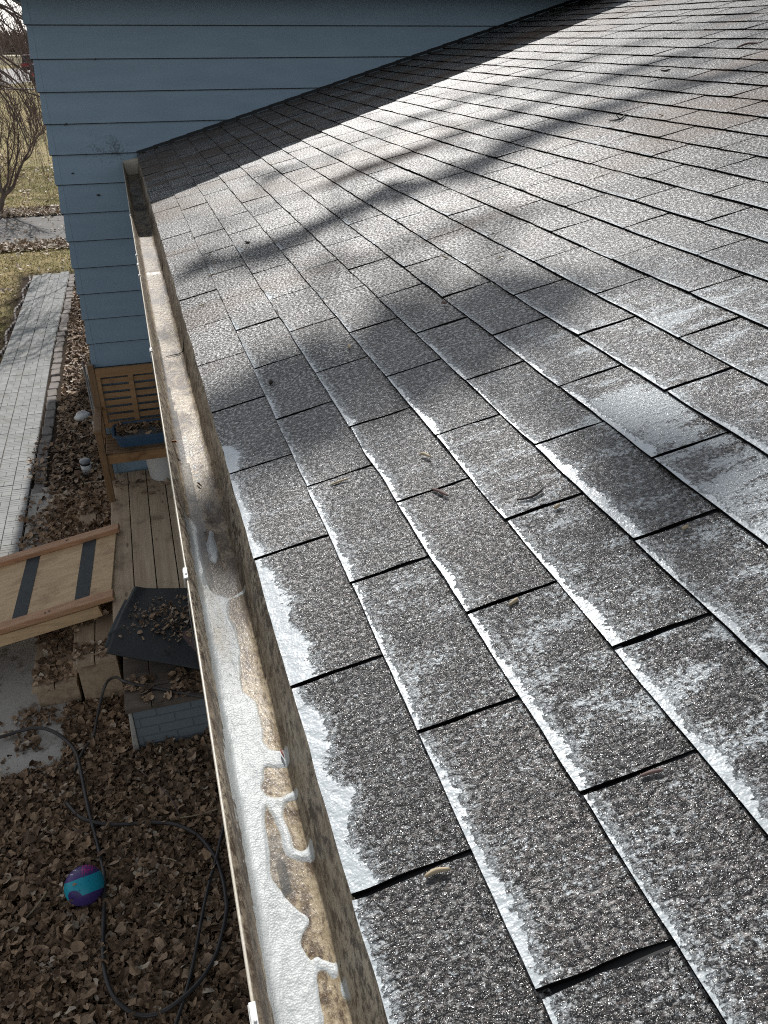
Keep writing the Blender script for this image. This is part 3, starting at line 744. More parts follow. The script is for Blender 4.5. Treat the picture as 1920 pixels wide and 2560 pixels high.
# ------------------------------------------------------------------ leaf litter
def leaves(name, spots, size, mat, curl=.5, thick=0):
    """spots: (n,3) positions with local ground height; each leaf a curled irregular lobed sheet"""
    n = len(spots); R = 9
    ang = np.linspace(0, 2*np.pi, R, endpoint=False)
    Vs = np.zeros((n, R+1, 3)); tint = np.zeros((n, R+1))
    sz = size*np.clip(rng.lognormal(-.12, .42, n), .35, 1.8)
    asp = rng.uniform(.35, .95, n)
    lob = 1 + rng.uniform(-.42, .38, (n, R))
    x = np.cos(ang)[None]*lob; y = np.sin(ang)[None]*lob*asp[:, None]
    z = (x**2)*rng.uniform(-.6, 1.0, (n, 1))*curl + (y**2)*rng.uniform(-.5, 1.2, (n, 1))*curl + rng.uniform(-.12, .12, (n, R))
    Vs[:, 1:, 0] = x; Vs[:, 1:, 1] = y; Vs[:, 1:, 2] = z
    Vs[:, 0, 2] = rng.uniform(-.1, .15, n)
    # random orientation: yaw, moderate tilt
    yaw = rng.uniform(0, 2*np.pi, n); tl = rng.normal(0, .38, n); tw = rng.normal(0, .38, n)
    cx, sx, cy, sy, cz, sz_ = np.cos(tl), np.sin(tl), np.cos(tw), np.sin(tw), np.cos(yaw), np.sin(yaw)
    a = Vs.copy()
    y1 = a[..., 1]*cx[:, None]-a[..., 2]*sx[:, None]; z1 = a[..., 1]*sx[:, None]+a[..., 2]*cx[:, None]
    x2 = a[..., 0]*cy[:, None]+z1*sy[:, None]; z2 = -a[..., 0]*sy[:, None]+z1*cy[:, None]
    x3 = x2*cz[:, None]-y1*sz_[:, None]; y3 = x2*sz_[:, None]+y1*cz[:, None]
    P = np.stack([x3, y3, z2], -1)*sz[:, None, None]
    P[..., 2] -= P[..., 2].min(1)[:, None]
    P += spots[:, None, :]
    t = np.clip(rng.beta(2.0, 2.6, n)[:, None] + rng.uniform(-.05, .05, (n, R+1)), 0, 1)
    t[rng.random(n) < .03] = .97
    base = (np.arange(n)*(R+1))[:, None]
    k = np.arange(R)
    f = np.stack([np.broadcast_to(base, (n, R)), base+1+k, base+1+(k+1) % R], -1).reshape(-1, 3)
    me = bpy.data.meshes.new(name); me.from_pydata(P.reshape(-1, 3).tolist(), [], f.tolist()); me.update()
    fin(me, {'tint': t}, False); me.materials.append(mat)
    o = bpy.data.objects.new(name, me); COL.objects.link(o); return o
def scatter(n, x0, x1, y0, y1, z, dz=.02, dens=None):
    p = np.stack([rng.uniform(x0, x1, n), rng.uniform(y0, y1, n), np.zeros(n)], -1)
    if dens is not None: p = p[rng.random(len(p)) < dens(p[:, 0], p[:, 1])]
    p[:, 2] = z + rng.uniform(0, dz, len(p)); return p
def d_near(x, y):
    d = np.ones(len(x))*(.75 + .6*(fbm(x*3, y*3, 2)-.5))
    slab = (y > 2.98) & (x < -.98); d[slab] = (.02 + .38*sstep(-1.45, -1.0, x) * (y > 3.1))[slab]*sstep(.42, .6, fbm(x*5+2, y*5, 3))[slab]*1.6
    d[(x > -.56) & (y > 2.96)] = 0
    d[(x > -1.16) & (y > 3.47)] = 0
    return d
lz = np.concatenate([scatter(52000, -1.75, .5, 1.0, 3.5, GZ-.008, .03, d_near), scatter(1500, -1.4, .3, 1.1, 3.0, GZ+.03, .03)])
o = leaves('leaf_litter', lz, .0165, M_LEAF, .9); tag(o, 'thick brown dead leaves covering the shaded ground below the gutter', 'leaf litter', kind='stuff')
def d_bed(x, y):
    d = .55 + .9*(fbm(x*2, y*1.2, 3)-.4)
    d = np.where(x < -1.22, d*.35*sstep(7.6, 5.5, y), d)
    return d
mz = np.concatenate([scatter(22000, -1.30, -.30, 5.9, 15.0, GZ-.006, .03, d_bed), scatter(5500, -1.45, -.6, 4.7, 8.6, GZ+.012, .02, lambda x, y: sstep(8.4, 5.2, y-.8*(x+1.3))*.8*sstep(.35, .6, fbm(x*4, y*4, 2)))])
o = leaves('mulch_litter', mz, .021, M_LEAF, .5); tag(o, 'small dry leaves and chips strewn over the bed between path and wall', 'leaf litter', kind='stuff')

lw = scatter(5200, -4.4, -1.2, 8, 34, GZ+.01, .02, lambda x, y: np.where((x > -2.1) & (y < 15.2), .0, .35+1.3*sstep(20.8, 21.2, y)*sstep(22.4, 21.6, y)+1.0*sstep(16.9, 17.2, y)*sstep(17.9, 17.6, y)))
lw = np.concatenate([lw, scatter(2600, -3.4, -1.5, 20.9, 21.9, GZ+.005, .03), scatter(1500, -3.4, -1.2, 17.1, 17.9, GZ+.005, .03)])
o = leaves('lawn_leaves', lw, .034, mat_litter([(0, (.20, .14, .09)), (.5, (.42, .33, .24)), (1, (.75, .68, .58))]), .5); tag(o, 'pale dry leaves scattered on the lawn and driveway verges', 'leaf litter', kind='stuff')
# short dormant grass
def blades(name, n, xr, yr, dens, mat, hmin, hmax, wd):
    p = np.stack([rng.uniform(*xr, n), rng.uniform(*yr, n)], -1); p = p[rng.random(n) < dens(p[:, 0], p[:, 1])]; n = len(p)
    h = rng.uniform(hmin, hmax, n); a = rng.uniform(0, 6.28, n); ln = rng.uniform(.2, 1.1, n)*h; b = rng.uniform(0, 6.28, n)
    V = np.zeros((n, 3, 3)); V[:, 0, :2] = p + np.stack([np.cos(a), np.sin(a)], -1)*wd[0]*.5; V[:, 1, :2] = p - np.stack([np.cos(a), np.sin(a)], -1)*wd[0]*.5
    V[:, 2, :2] = p + np.stack([np.cos(b), np.sin(b)], -1)*ln[:, None]; V[:, :, 2] = GZ-.012; V[:, 2, 2] += h
    me = bpy.data.meshes.new(name); me.from_pydata(V.reshape(-1, 3).tolist(), [], np.arange(n*3).reshape(-1, 3).tolist()); me.update()
    fin(me, {'tint': np.repeat(rng.random(n), 3)}, False); me.materials.append(mat)
    o = bpy.data.objects.new(name, me); COL.objects.link(o); return o
gm = mat_litter([(0, (.12, .125, .045)), (.4, (.24, .22, .095)), (.7, (.42, .34, .18)), (1, (.62, .52, .33))]); gm.name = 'dormant_grass'
o = blades('lawn_grass', 90000, (-4.6, -1.2), (8, 30), lambda x, y: np.where((y < 15.05) & (x > -2.1), 0, np.where((y > 17.7) & (y < 20.9), 0, .35+.9*(fbm(x*1.5, y*1.5, 3)-.3))), gm, .02, .05, (.012,))
tag(o, 'short dormant green and straw lawn grass around the driveway', 'grass', kind='stuff')

# ================================================================== DECK, STEPS, RAMP
def boards(mb_list, name, mat, parent, rects, z0, z1, axis='Y'):
    for (x0, x1, y0, y1) in rects:
        pass
def board_mesh(name, mat, parent, rects, z0, z1, bevel=.003):
    b = MB(); bv = []
    for (x0, x1, y0, y1) in rects:
        dz = random.uniform(-.0015, .0015)
        b.box(x0, x1, y0, y1, z0, z1+dz); bv += [(random.uniform(0, 20), random.uniform(0, 20), random.uniform(0, 20))]*8
    o = b.build(name, mat, parent, bevel=bevel)
    a = o.data.attributes.new('board', 'FLOAT_VECTOR', 'POINT'); a.data.foreach_set('vector', np.array(bv, np.float32).reshape(-1)); return o
deck = empty('wooden_deck', (0, 4.5, GZ), 'worn wooden deck of long boards below the gutter, under the bench', 'deck')
rects = [(-.600+i*.146, -.600+i*.146+.1395, 3.452 + random.uniform(-.004, .004), 5.655) for i in range(7)]
board_mesh('deck_boards', M_DECK, deck, rects, DZ-.032, DZ)
b = MB(); b.box(-.575, .40, 3.485, 3.52, GZ, DZ-.033); b.box(-.575, -.54, 3.521, 5.65, GZ, DZ-.033); b.build('deck_frame', M_STEP, deck)
b = MB(); b.box(.40, .44, 3.5, 5.65, GZ, DZ-.04); b.build('inner_joist', M_STEP, deck)
def step(zt, x0, x1, y0, y1, label, nb, ins):
    r = empty('wooden_step', ((x0+x1)/2, (y0+y1)/2, GZ), label, 'step', 'wooden steps beside the deck')
    w = (x1-x0)/nb; rc = [(x0+i*w+.002, x0+(i+1)*w-.004, y0+random.uniform(-.003, .003), y1) for i in range(nb)]
    board_mesh('tread_board', M_STEP, r, rc, zt-.034, zt)
    b = MB(); b.box(x0+.02, x1-.004, y0+ins, y1-.01, GZ, zt-.036); b.build('riser_box', M_STEP, r, bevel=.003); return r
step(-2.62, -.872, -.606, 3.446, 5.9, 'upper wooden step of two dirty boards against the deck side', 2, .02)
step(-2.80, -1.152, -.876, 3.490, 6.1, 'lowest wooden step of two leaf strewn boards next to the concrete', 2, .02)
def stepleaves(n, x0, x1, y0, y1, z, nm, lab, sz=.016, ct=.47):
    p = scatter(n, x0, x1, y0, y1, z+.001, .006, lambda x, y: sstep(ct, ct+.2, fbm(x*9, y*7, 2)))
    o = leaves(nm, p, sz, M_LEAF, .4); tag(o, lab, 'leaf litter', kind='stuff'); return o
stepleaves(520, -.865, -.61, 3.46, 3.95, -2.62, 'step_leaves', 'dead leaves lying on the upper wooden step', .016)
stepleaves(500, -1.145, -.885, 3.51, 4.1, -2.80, 'step_leaves', 'dead leaves lying on the lowest wooden step', .016)
stepleaves(2600, -.865, -.60, 4.75, 5.85, -2.62, 'step_leaves', 'dense dead leaves on the upper step beyond the ramp', .017, .22)
stepleaves(2800, -1.145, -.885, 4.75, 6.05, -2.80, 'step_leaves', 'dense dead leaves on the lowest step beyond the ramp', .017, .22)
stepleaves(120, -.59, -.1, 5.2, 5.64, DZ, 'deck_leaves', 'few dead leaves on the deck against the wall under the bench', .017, .45)

# ramp: plywood sheet with two rails and grip strips, sloping down to the left
RL = 2.35; ang = math.atan2(.20, 1.0); hd = math.radians(-3.2)
ramp = empty('plywood_ramp', (-.57, 4.245, DZ+.004), 'plywood ramp with reddish timber rails and black grip strips leaning off the deck', 'ramp')
def rp(u, v, w):  # u down the ramp (towards -x), v across (+y), w up
    c, s_ = math.cos(ang), math.sin(ang); x = -u*c + w*(-s_); z = -u*s_ + w*c
    ch, sh_ = math.cos(hd), math.sin(hd); return (-.57 + x*ch - v*sh_, 4.245 + x*sh_ + v*ch, DZ+.004+z)
def rbox(mb, u0, u1, v0, v1, w0, w1):
    v = [rp(u, v_, w) for w in (w0, w1) for v_ in (v0, v1) for u in (u1, u0)]
    mb.add(v, [(0, 2, 3, 1), (4, 5, 7, 6), (0, 1, 5, 4), (2, 6, 7, 3), (0, 4, 6, 2), (1, 3, 7, 5)])
b = MB(); rbox(b, .012, RL, -.44, .44, .0, .018); b.build('plywood_panel', M_PLY, ramp, bevel=.002)
for v0, v1, h0 in ((.385, .468, .019), (-.468, -.385, .019)):
    b = MB(); rbox(b, -.018, RL, v0, v1, h0, h0+.038); b.build('side_rail', M_RAIL, ramp, bevel=.004)
for v0 in (.40, -.45):
    b = MB(); rbox(b, .10, RL, v0, v0+.038, -.085, -.001); b.build('under_stringer', M_PLY, ramp, bevel=.003)
for u0 in (.160, .575, .99, 1.40, 1.8):
    b = MB(); rbox(b, u0, u0+.098, -.384, .384, .0185, .0205); b.build('grip_strip', M_GRIP, ramp)
for (u, v) in ((.40, -.425), (.425, -.432), (.36, .43), (.37, .425)):
    b = MB(); c0 = rp(u, v, .0575); b.lathe([(.0, .0015), (.006, .0015), (.007, 0)], c0, 10); b.build('rail_screw', M_RUB, ramp)

# ================================================================== BENCH
bench = empty('garden_bench', (0.0, 5.4, DZ), 'brown slatted wooden garden bench standing on the deck against the blue wall', 'bench')
BX0, BX1 = -.615, .62
for x in (BX0+.0, BX1-.05):
    b = MB(); b.beam((x+.027, 5.555, DZ), (x+.027, 5.57, -2.06), .052, .045, (0, 1, 0)); b.beam((x+.027, 5.57, -2.07), (x+.027, 5.635, -1.478), .050, .045, (0, 1, 0)); b.build('back_leg', M_BENCHZ, bench, bevel=.004)
    b = MB(); b.beam((x+.027, 5.185, DZ), (x+.027, 5.165, -1.832), .050, .048, (0, 1, 0)); b.build('front_leg', M_BENCHZ, bench, bevel=.004)
    b = MB(); b.box(x-.004, x+.058, 5.10, 5.605, -1.831, -1.807); b.build('armrest', M_BENCHZ, bench, bevel=.006)
    b = MB(); b.box(x+.012, x+.040, 5.21, 5.54, -2.12, -2.065); b.build('side_rail', M_BENCH, bench, bevel=.003)
def yb(z): return 5.57 + (z+2.06)*(.065/.58)
b = MB(); b.beam((BX0+.052, yb(-1.54)-.004, -1.545), (BX1-.05, yb(-1.54)-.004, -1.545), .075, .026, (0, -1, .11)); b.build('top_rail', M_BENCH, bench, bevel=.004)
b = MB(); b.beam((BX0+.052, yb(-1.97), -1.972), (BX1-.05, yb(-1.97), -1.972), .042, .026, (0, -1, .11)); b.build('bottom_rail', M_BENCH, bench, bevel=.003)
for i in range(6):
    z = -1.617 - i*.0588
    b = MB(); b.beam((-.545, yb(z)+.004, z), (BX1-.06, yb(z)+.004, z), .041, .012, (0, -1, .11)); b.build('back_slat', M_BENCH, bench, bevel=.002)
for x in (-.548, -.302, -.04, .22, .48):
    b = MB(); b.beam((x, yb(-1.575)-.010, -1.575), (x, yb(-1.96)-.010, -1.96), .038, .012, (0, 1, 0)); b.build('back_stile', M_BENCH, bench, bevel=.002)
for i in range(6):
    y = 5.215 + i*.062
    b = MB(); b.box(BX0+.05, BX1-.05, y-.026, y+.026, -2.060, -2.040); b.build('seat_slat', M_BENCHZ, bench, bevel=.003)
b = MB(); b.box(BX0+.05, BX1-.05, 5.170, 5.190, -2.125, -2.050); b.build('front_rail', M_BENCH, bench, bevel=.003)

# tub on the seat
def rrect(hx, hy, r, n=6):
    out = []
    for cx, cy, a0 in ((hx-r, hy-r, 0), (-hx+r, hy-r, 90), (-hx+r, -hy+r, 180), (hx-r, -hy+r, 270)):
        for i in range(n+1):
            a = math.radians(a0+90*i/n); out.append((cx+r*math.cos(a), cy+r*math.sin(a)))
    return out
def loft(mb, rings, close_bottom=True):
    n = len(rings[0]); base = []
    for rg in rings: base += rg
    f = [(i*n+k, i*n+(k+1) % n, (i+1)*n+(k+1) % n, (i+1)*n+k) for i in range(len(rings)-1) for k in range(n)]
    if close_bottom: f.append(tuple(range(n-1, -1, -1)))
    mb.add(base, f)
tub = empty('plastic_tub', (-.13, 5.385, -2.04), 'shallow blue plastic tub of soil and dead leaves on the bench seat', 'tub')
cx, cy, z0 = -.135, 5.385, -2.039
def rg(hx, hy, r, z): return [(cx+a, cy+b_, z0+z) for a, b_ in rrect(hx, hy, r)]
b = MB(); loft(b, [rg(.335, .125, .06, 0), rg(.350, .140, .07, .075), rg(.352, .142, .07, .080), rg(.366, .156, .08, .084), rg(.368, .158, .08, .096), rg(.352, .142, .07, .097), rg(.345, .135, .068, .072)])
b.build('tub_shell', M_TUB, tub, smooth=False, bevel=.0)
gxx = np.linspace(-.345, .345, 60); gyy = np.linspace(-.135, .135, 26); XX, YY = np.meshgrid(gxx, gyy, indexing='ij')
f_ = grid_obj('soil_fill', np.stack([cx+XX*.99, cy+YY*.985, z0+.070+.012*(fbm(XX*14, YY*14, 3)-.5)], -1), M_SOILG, parent=tub)
p = scatter(900, cx-.33, cx+.33, cy-.12, cy+.125, z0+.072, .006, lambda x, y: np.clip(sstep(-.06, .12, y-cy+.25*(fbm(x*9, y*9, 2)-.5)), .06, 1))
lv = leaves('fill_leaves', p, .020, M_LEAF, .4); lv.parent = tub; lv.matrix_parent_inverse = Matrix.Translation(tub.location).inverted(); lv['kind'] = 'stuff'

bk = empty('plastic_bucket', (-.16, 5.50, DZ), 'tall plain white plastic bucket standing on the deck under the bench', 'bucket')
b = MB(); b.lathe([(.0, .002), (.108, .002), (.118, .010), (.146, .355), (.150, .356), (.150, .372), (.143, .372), (.140, .355), (.112, .02), (.0, .012)], (-.16, 5.50, DZ), 48); b.build('bucket_body', M_BUCKET, bk, smooth=True)
b = MB(); b.tube([(-.16+.152*math.cos(a), 5.50-.06*math.sin(a)*.6-.02, DZ+.33-.09*math.sin(a)) for a in np.linspace(0, math.pi, 16)], .002, 6); b.build('wire_handle', M_CLIP, bk, smooth=True)

# ================================================================== BLOCK, MAT
blk = empty('brick_stoop', (-.33, 3.15, GZ), 'low blue grey painted brick block topped with old boards beside the deck', 'brick block')
b = MB(); b.box(-.535, .38, 2.972, 3.40, GZ-.02, -2.665); b.build('painted_brick_base', M_BRICK, blk, bevel=.004)
b = MB(); b.add([(-.575, 2.955, GZ-.02), (-.536, 2.955, GZ-.02), (-.536, 3.42, GZ-.02), (-.600, 3.42, GZ-.02), (-.556, 2.965, -2.665), (-.536, 2.965, -2.665), (-.536, 3.42, -2.665), (-.556, 3.42, -2.665)],
        [(0, 3, 2, 1), (4, 5, 6, 7), (0, 1, 5, 4), (1, 2, 6, 5), (2, 3, 7, 6), (3, 0, 4, 7)])
b.build('concrete_side', M_SLAB, blk, bevel=.006)
board_mesh('top_board', mat_wood('grey_old_board', (.12, .095, .075), (.17, .14, .11), (.045, .034, .026), 'X', .85), blk, [(-.570, -.42, 2.955, 3.42), (-.416, .40, 2.955, 3.115), (-.416, .40, 3.121, 3.42)], -2.663, -2.628)
stepleaves(520, -.56, .05, 2.97, 3.2, -2.627, 'block_leaves', 'dead leaves lying on the boards of the brick block', .018, .38)

def matz(x, y, lift): return DZ + lift - .26*np.maximum(3.46-y, 0) + .010*np.sin(x*9+y*5)*(y < 3.46)
def mat_sheet(name, fl, fr, nl, nr, lift, fold, th, mat, label):
    m1, m2 = 50, 44; u = np.linspace(0, 1, m1)[:, None]; v = np.linspace(0, 1, m2)[None, :]
    fl, fr, nl, nr = map(np.array, (fl, fr, nl, nr))
    Q = ((1-u)*(1-v))[..., None]*nl + (u*(1-v))[..., None]*nr + ((1-u)*v)[..., None]*fl + (u*v)[..., None]*fr
    z = matz(Q[..., 0], Q[..., 1], lift) + fold*np.exp(-(u/.07)**2)*sstep(.15, .6, v)
    o = grid_obj(name, np.concatenate([Q, z[..., None]], -1), mat); s_ = o.modifiers.new('thickness', 'SOLIDIFY'); s_.thickness = th; s_.offset = 1
    tag(o, label, 'rubber mat', 'rubber mats draped by the deck'); return o
mat_sheet('rubber_mat', (-.455, 3.88), (.30, 3.66), (-.645, 3.32), (.15, 2.93), .014, .018, .008, M_RUB, 'large black rubber mat draped over the deck corner with leaves on it')
mat_sheet('rubber_mat', (-.52, 3.78), (.2, 3.60), (-.655, 3.38), (.1, 3.05), .003, .008, .005, M_GRIP, 'dark grey mat edge showing at the left beneath the larger black mat')
p = []
for i in range(520):
    u, v = rng.normal(.40, .20), rng.normal(.50, .15)
    if not (0.04 < u < 1 and .05 < v < .85): continue
    q = (1-u)*(1-v)*np.array((-.645, 3.32))+u*(1-v)*np.array((.15, 2.93))+(1-u)*v*np.array((-.455, 3.88))+u*v*np.array((.30, 3.66)); p.append((q[0], q[1], matz(q[0], q[1], .023)+rng.uniform(0, .01)))
o = leaves('mat_leaves', np.array(p), .0095, M_LEAF, .9); tag(o, 'curled brown dead leaves heaped on the black rubber mat', 'leaf litter', kind='stuff')
b = MB(); b.add([(-.235, 3.34, -2.452), (-.06, 3.02, -2.535), (.1, 3.1, -2.51), (.05, 3.42, -2.43)], [(0, 1, 2, 3)])
o = b.build('brown_tile', simple('purple_brown_felt', (.10, .065, .06), (.14, .095, .085), 20, .85, 200)); sm_ = o.modifiers.new('t', 'SOLIDIFY'); sm_.thickness = .006
tag(o, 'purple brown scrap piece lying across the near edge of the black mat', 'scrap')

# ================================================================== HOSES
def smooth_path(pts, z, r, n=5):
    P = [Vector((x, y, zz)) for (x, y), zz in zip(pts, z)]
    out = []
    for i in range(len(P)-1):
        p0, p1, p2, p3 = P[max(i-1, 0)], P[i], P[i+1], P[min(i+2, len(P)-1)]
        for k in range(n):
            t = k/n; out.append(.5*((2*p1)+(-p0+p2)*t+(2*p0-5*p1+4*p2-p3)*t*t+(-p0+3*p1-3*p2+p3)*t**3))
    out.append(P[-1]); return out
def hose(name, pts, z, r, label, cat='hose'):
    b = MB(); b.tube(smooth_path(pts, z, r), r, 10); o = b.build(name, M_HOSE, smooth=True, loc=(pts[0][0], pts[0][1], GZ)); tag(o, label, cat); return o
def gz(n, a=.052): return [GZ+a+.008*math.sin(i*1.7) for i in range(n)]
H1 = [(-1.75, 3.18), (-1.571, 3.26), (-1.352, 3.268), (-1.244, 3.291), (-1.13, 3.279), (-1.036, 3.217), (-0.957, 3.128), (-0.897, 3.008), (-0.865, 2.85), (-0.824, 2.591), (-0.778, 2.351), (-0.739, 2.131), (-0.736, 1.985), (-0.74, 1.849), (-0.744, 1.721), (-0.73, 1.578), (-0.687, 1.458), (-0.603, 1.373), (-0.511, 1.352), (-0.414, 1.375), (-0.319, 1.438), (-0.237, 1.551), (-0.172, 1.722), (-0.161, 1.811), (-0.166, 1.938), (-0.193, 2.078), (-0.258, 2.215), (-0.366, 2.314), (-0.496, 2.376), (-0.673, 2.418), (-0.787, 2.459), (-0.867, 2.523), (-0.942, 2.656)]
z1 = gz(len(H1), .056); 
for i in range(26, 33): z1[i] += -.004
hose('garden_hose', H1, z1, .0108, 'long black garden hose looping past the ball over the dead leaves')
H2 = [(.05, 2.83), (-.115, 2.907), (-.309, 3.028), (-.455, 3.113), (-.56, 3.17), (-.625, 3.30), (-.70, 3.36), (-.765, 3.24), (-.80, 3.10), (-0.836, 3.05), (-0.864, 2.98), (-0.885, 2.925), (-0.903, 2.874)]
z2 = [-2.60, -2.608, -2.612, -2.612, -2.60, -2.66, -2.76, -2.88, GZ+.05] + gz(4, .05)
hose('black_cable', H2, z2, .0088, 'black cable running off the brick block down to the slab', 'cable')
H3 = [(.08, 2.75), (-0.025, 2.469), (-0.123, 2.218), (-0.177, 2.063), (-0.24, 1.883), (-0.291, 1.713), (-0.349, 1.519), (-0.399, 1.378), (-0.427, 1.306), (-0.453, 1.242), (-.49, 1.10)]
hose('black_cable', H3, gz(len(H3), .060), .0085, 'thin black cable running straight beside the right of the hose loop', 'cable')

# ================================================================== BALL
BR = .094; BC = Vector((-.822, 2.045, GZ+.104))
def mat_ball():
    m = Mat('ball_print', .42, .4); o = m.obj()
    def dot(n_, off=0):
        v = m.N.new('ShaderNodeVectorMath'); v.operation = 'DOT_PRODUCT'; m.L.new(o, v.inputs[0]); v.inputs[1].default_value = n_; return v.outputs['Value']
    nv_ = dot(tuple(Vector((-.10, .62, .50)).normalized()/BR))
    side = dot(tuple(Vector((.95, .1, .3)).normalized()/BR)); frt = dot(tuple(Vector((-.35, -.75, .25)).normalized()/BR))
    teal = (.008, .30, .40); pur = (.060, .035, .16)
    n = m.noise(o, 60, 3, .7)
    wav = m.math('MULTIPLY', m.math('ADD', m.noise(o, 9, 1), -.5), .12)
    c = m.mix(m.ss(m.math('ADD', nv_, wav), .40, .42), teal, pur)
    c = m.mix(m.ss(frt, .90, .915), c, (.045, .03, .14))
    st = m.N.new('ShaderNodeTexWave'); st.bands_direction = 'X'; m.L.new(m.vec(o, (1, .4, .2)), st.inputs[0]); st.inputs['Scale'].default_value = 22; st.inputs['Distortion'].default_value = 5; st.inputs['Detail'].default_value = 0; st.inputs['Detail Scale'].default_value = 9
    pk = m.math('MULTIPLY', m.ss(st.outputs['Fac'], .62, .70), m.math('MULTIPLY', m.ss(side, .30, .36), m.math('MULTIPLY', m.ss(side, .80, .86, 1, 0), m.ss(nv_, .50, .56))))
    c = m.mix(pk, c, (.42, .018, .20))
    c = m.mix(m.ss(nv_, -.45, -.42, 1, 0), c, pur)
    c = m.mix(m.ss(n, .62, .68, 0, .7), c, (.01, .03, .04))
    return m.out(c)
b = MB()
rings = [(BR*math.sin(math.pi*i/24), -BR*math.cos(math.pi*i/24)) for i in range(25)]
b.lathe([(max(r, 1e-4), z) for r, z in rings], (0, 0, 0), 40)
ball = b.build('toy_ball', mat_ball(), smooth=True); ball.location = BC
tag(ball, 'teal and purple toy ball with pink markings lying in the leaves', 'ball')
b = MB()   # small white framed patch printed on the ball
d0 = Vector((-.42, .30, .86)).normalized(); ax = d0.cross(Vector((0, 0, 1))).normalized(); ay = d0.cross(ax)
def bp_(u, v): return tuple((d0 + ax*u + ay*v).normalized()*(BR+.0006))
for (u0, u1, v0, v1) in ((-.16, .16, -.14, -.10), (-.16, .16, .10, .14), (-.16, -.12, -.10, .10), (.12, .16, -.10, .10)):
    b.add([bp_(u0, v0), bp_(u1, v0), bp_(u1, v1), bp_(u0, v1)], [(0, 1, 2, 3)])
pt = b.build('white_patch', M_CLIP); pt.parent = ball
p = np.array([BC + Vector((-.03, -.035, BR*.83)), BC + Vector((-.055, -.085, .02)), BC + Vector((-.06, -.09, -.03))])
# two leaves stuck on the ball
for i, (q, sc) in enumerate(((p[0], .016), (p[1], .02))):
    lf = leaves('stuck_leaf', np.array([q]), sc, M_LEAF, .2); tag(lf, ('brown seed leaf stuck on top of the teal ball' if i == 0 else 'dark leaf resting against the front of the teal ball'), 'leaf')

# rock and path light
b = MB(); bmv = []
for i in range(9):
    for k in range(14):
        a = 2*math.pi*k/14; ph = math.pi*i/8; r = 1+.28*(mnoise.noise(Vector((math.cos(a)*1.3, math.sin(a)*1.3, ph*1.4)))); bmv.append((.075*r*math.sin(ph)*math.cos(a), .10*r*math.sin(ph)*math.sin(a), .05*r*math.cos(ph)))
b.add(bmv, [(i*14+k, i*14+(k+1) % 14, (i+1)*14+(k+1) % 14, (i+1)*14+k) for i in range(8) for k in range(14)])
rock = b.build('white_rock', M_ROCK, smooth=True); rock.location = (-.965, 8.18, GZ+.04); rock.rotation_euler = (0, 0, -.6); tag(rock, 'rounded white rock lying in the mulch beyond the bench', 'rock')
lt = empty('path_light', (-.90, 6.84, GZ), 'small stub garden light with white body and dark cap in the mulch', 'garden light')
b = MB(); b.lathe([(.0, -.02), (.044, -.02), (.050, .075), (.046, .08)], (-.90, 6.84, GZ), 24); b.build('light_body', M_BUCKET, lt, smooth=True)
b = MB(); b.lathe([(.040, .08), (.041, .105)], (-.90, 6.84, GZ), 24); b.build('lens_band', M_RUB, lt, smooth=True)
b = MB(); b.lathe([(.052, .104), (.056, .11), (.054, .128), (.035, .138), (.0, .14)], (-.90, 6.84, GZ), 24); b.build('light_cap', simple('grey_cap', (.16, .17, .18), (.22, .23, .24), 9, .4), lt, smooth=True)
# thin metal stakes and a grey splash block beside the wall corner
M_STK = simple('weathered_metal', (.16, .15, .145), (.22, .21, .20), 30, .5)
for i, (x, y, lab, zt) in enumerate(((-.700, 6.35, 'thin grey metal stake leaning beside the wall corner', -1.68), (-.672, 6.22, 'shorter dark metal stake right of the leaning grey stake', -1.76))):
    b = MB(); b.tube([(x+.02, y+.1, GZ-.03), (x+.005, y+.03, (GZ+zt)/2), (x, y, zt)], [.008, .008, .006], 8); o = b.build('metal_stake', M_STK, smooth=True, loc=(x, y, GZ)); tag(o, lab, 'stake')
b = MB(); b.box(-.12, .12, -.2, .2, 0, .14); o = b.build('concrete_block', M_SLAB, bevel=.02); o.location = (-.80, 9.4, GZ); o.rotation_euler = (0, 0, .15); tag(o, 'pale concrete block on the mulch just past the wall corner', 'concrete block')
b = MB(); b.box(-.14, .14, -.25, .25, 0, .05); o = b.build('splash_block', M_SLAB, bevel=.015); o.location = (-.70, 7.75, GZ); o.rotation_euler = (0, 0, .1); tag(o, 'flat grey splash block on the mulch behind the metal stakes', 'splash block')

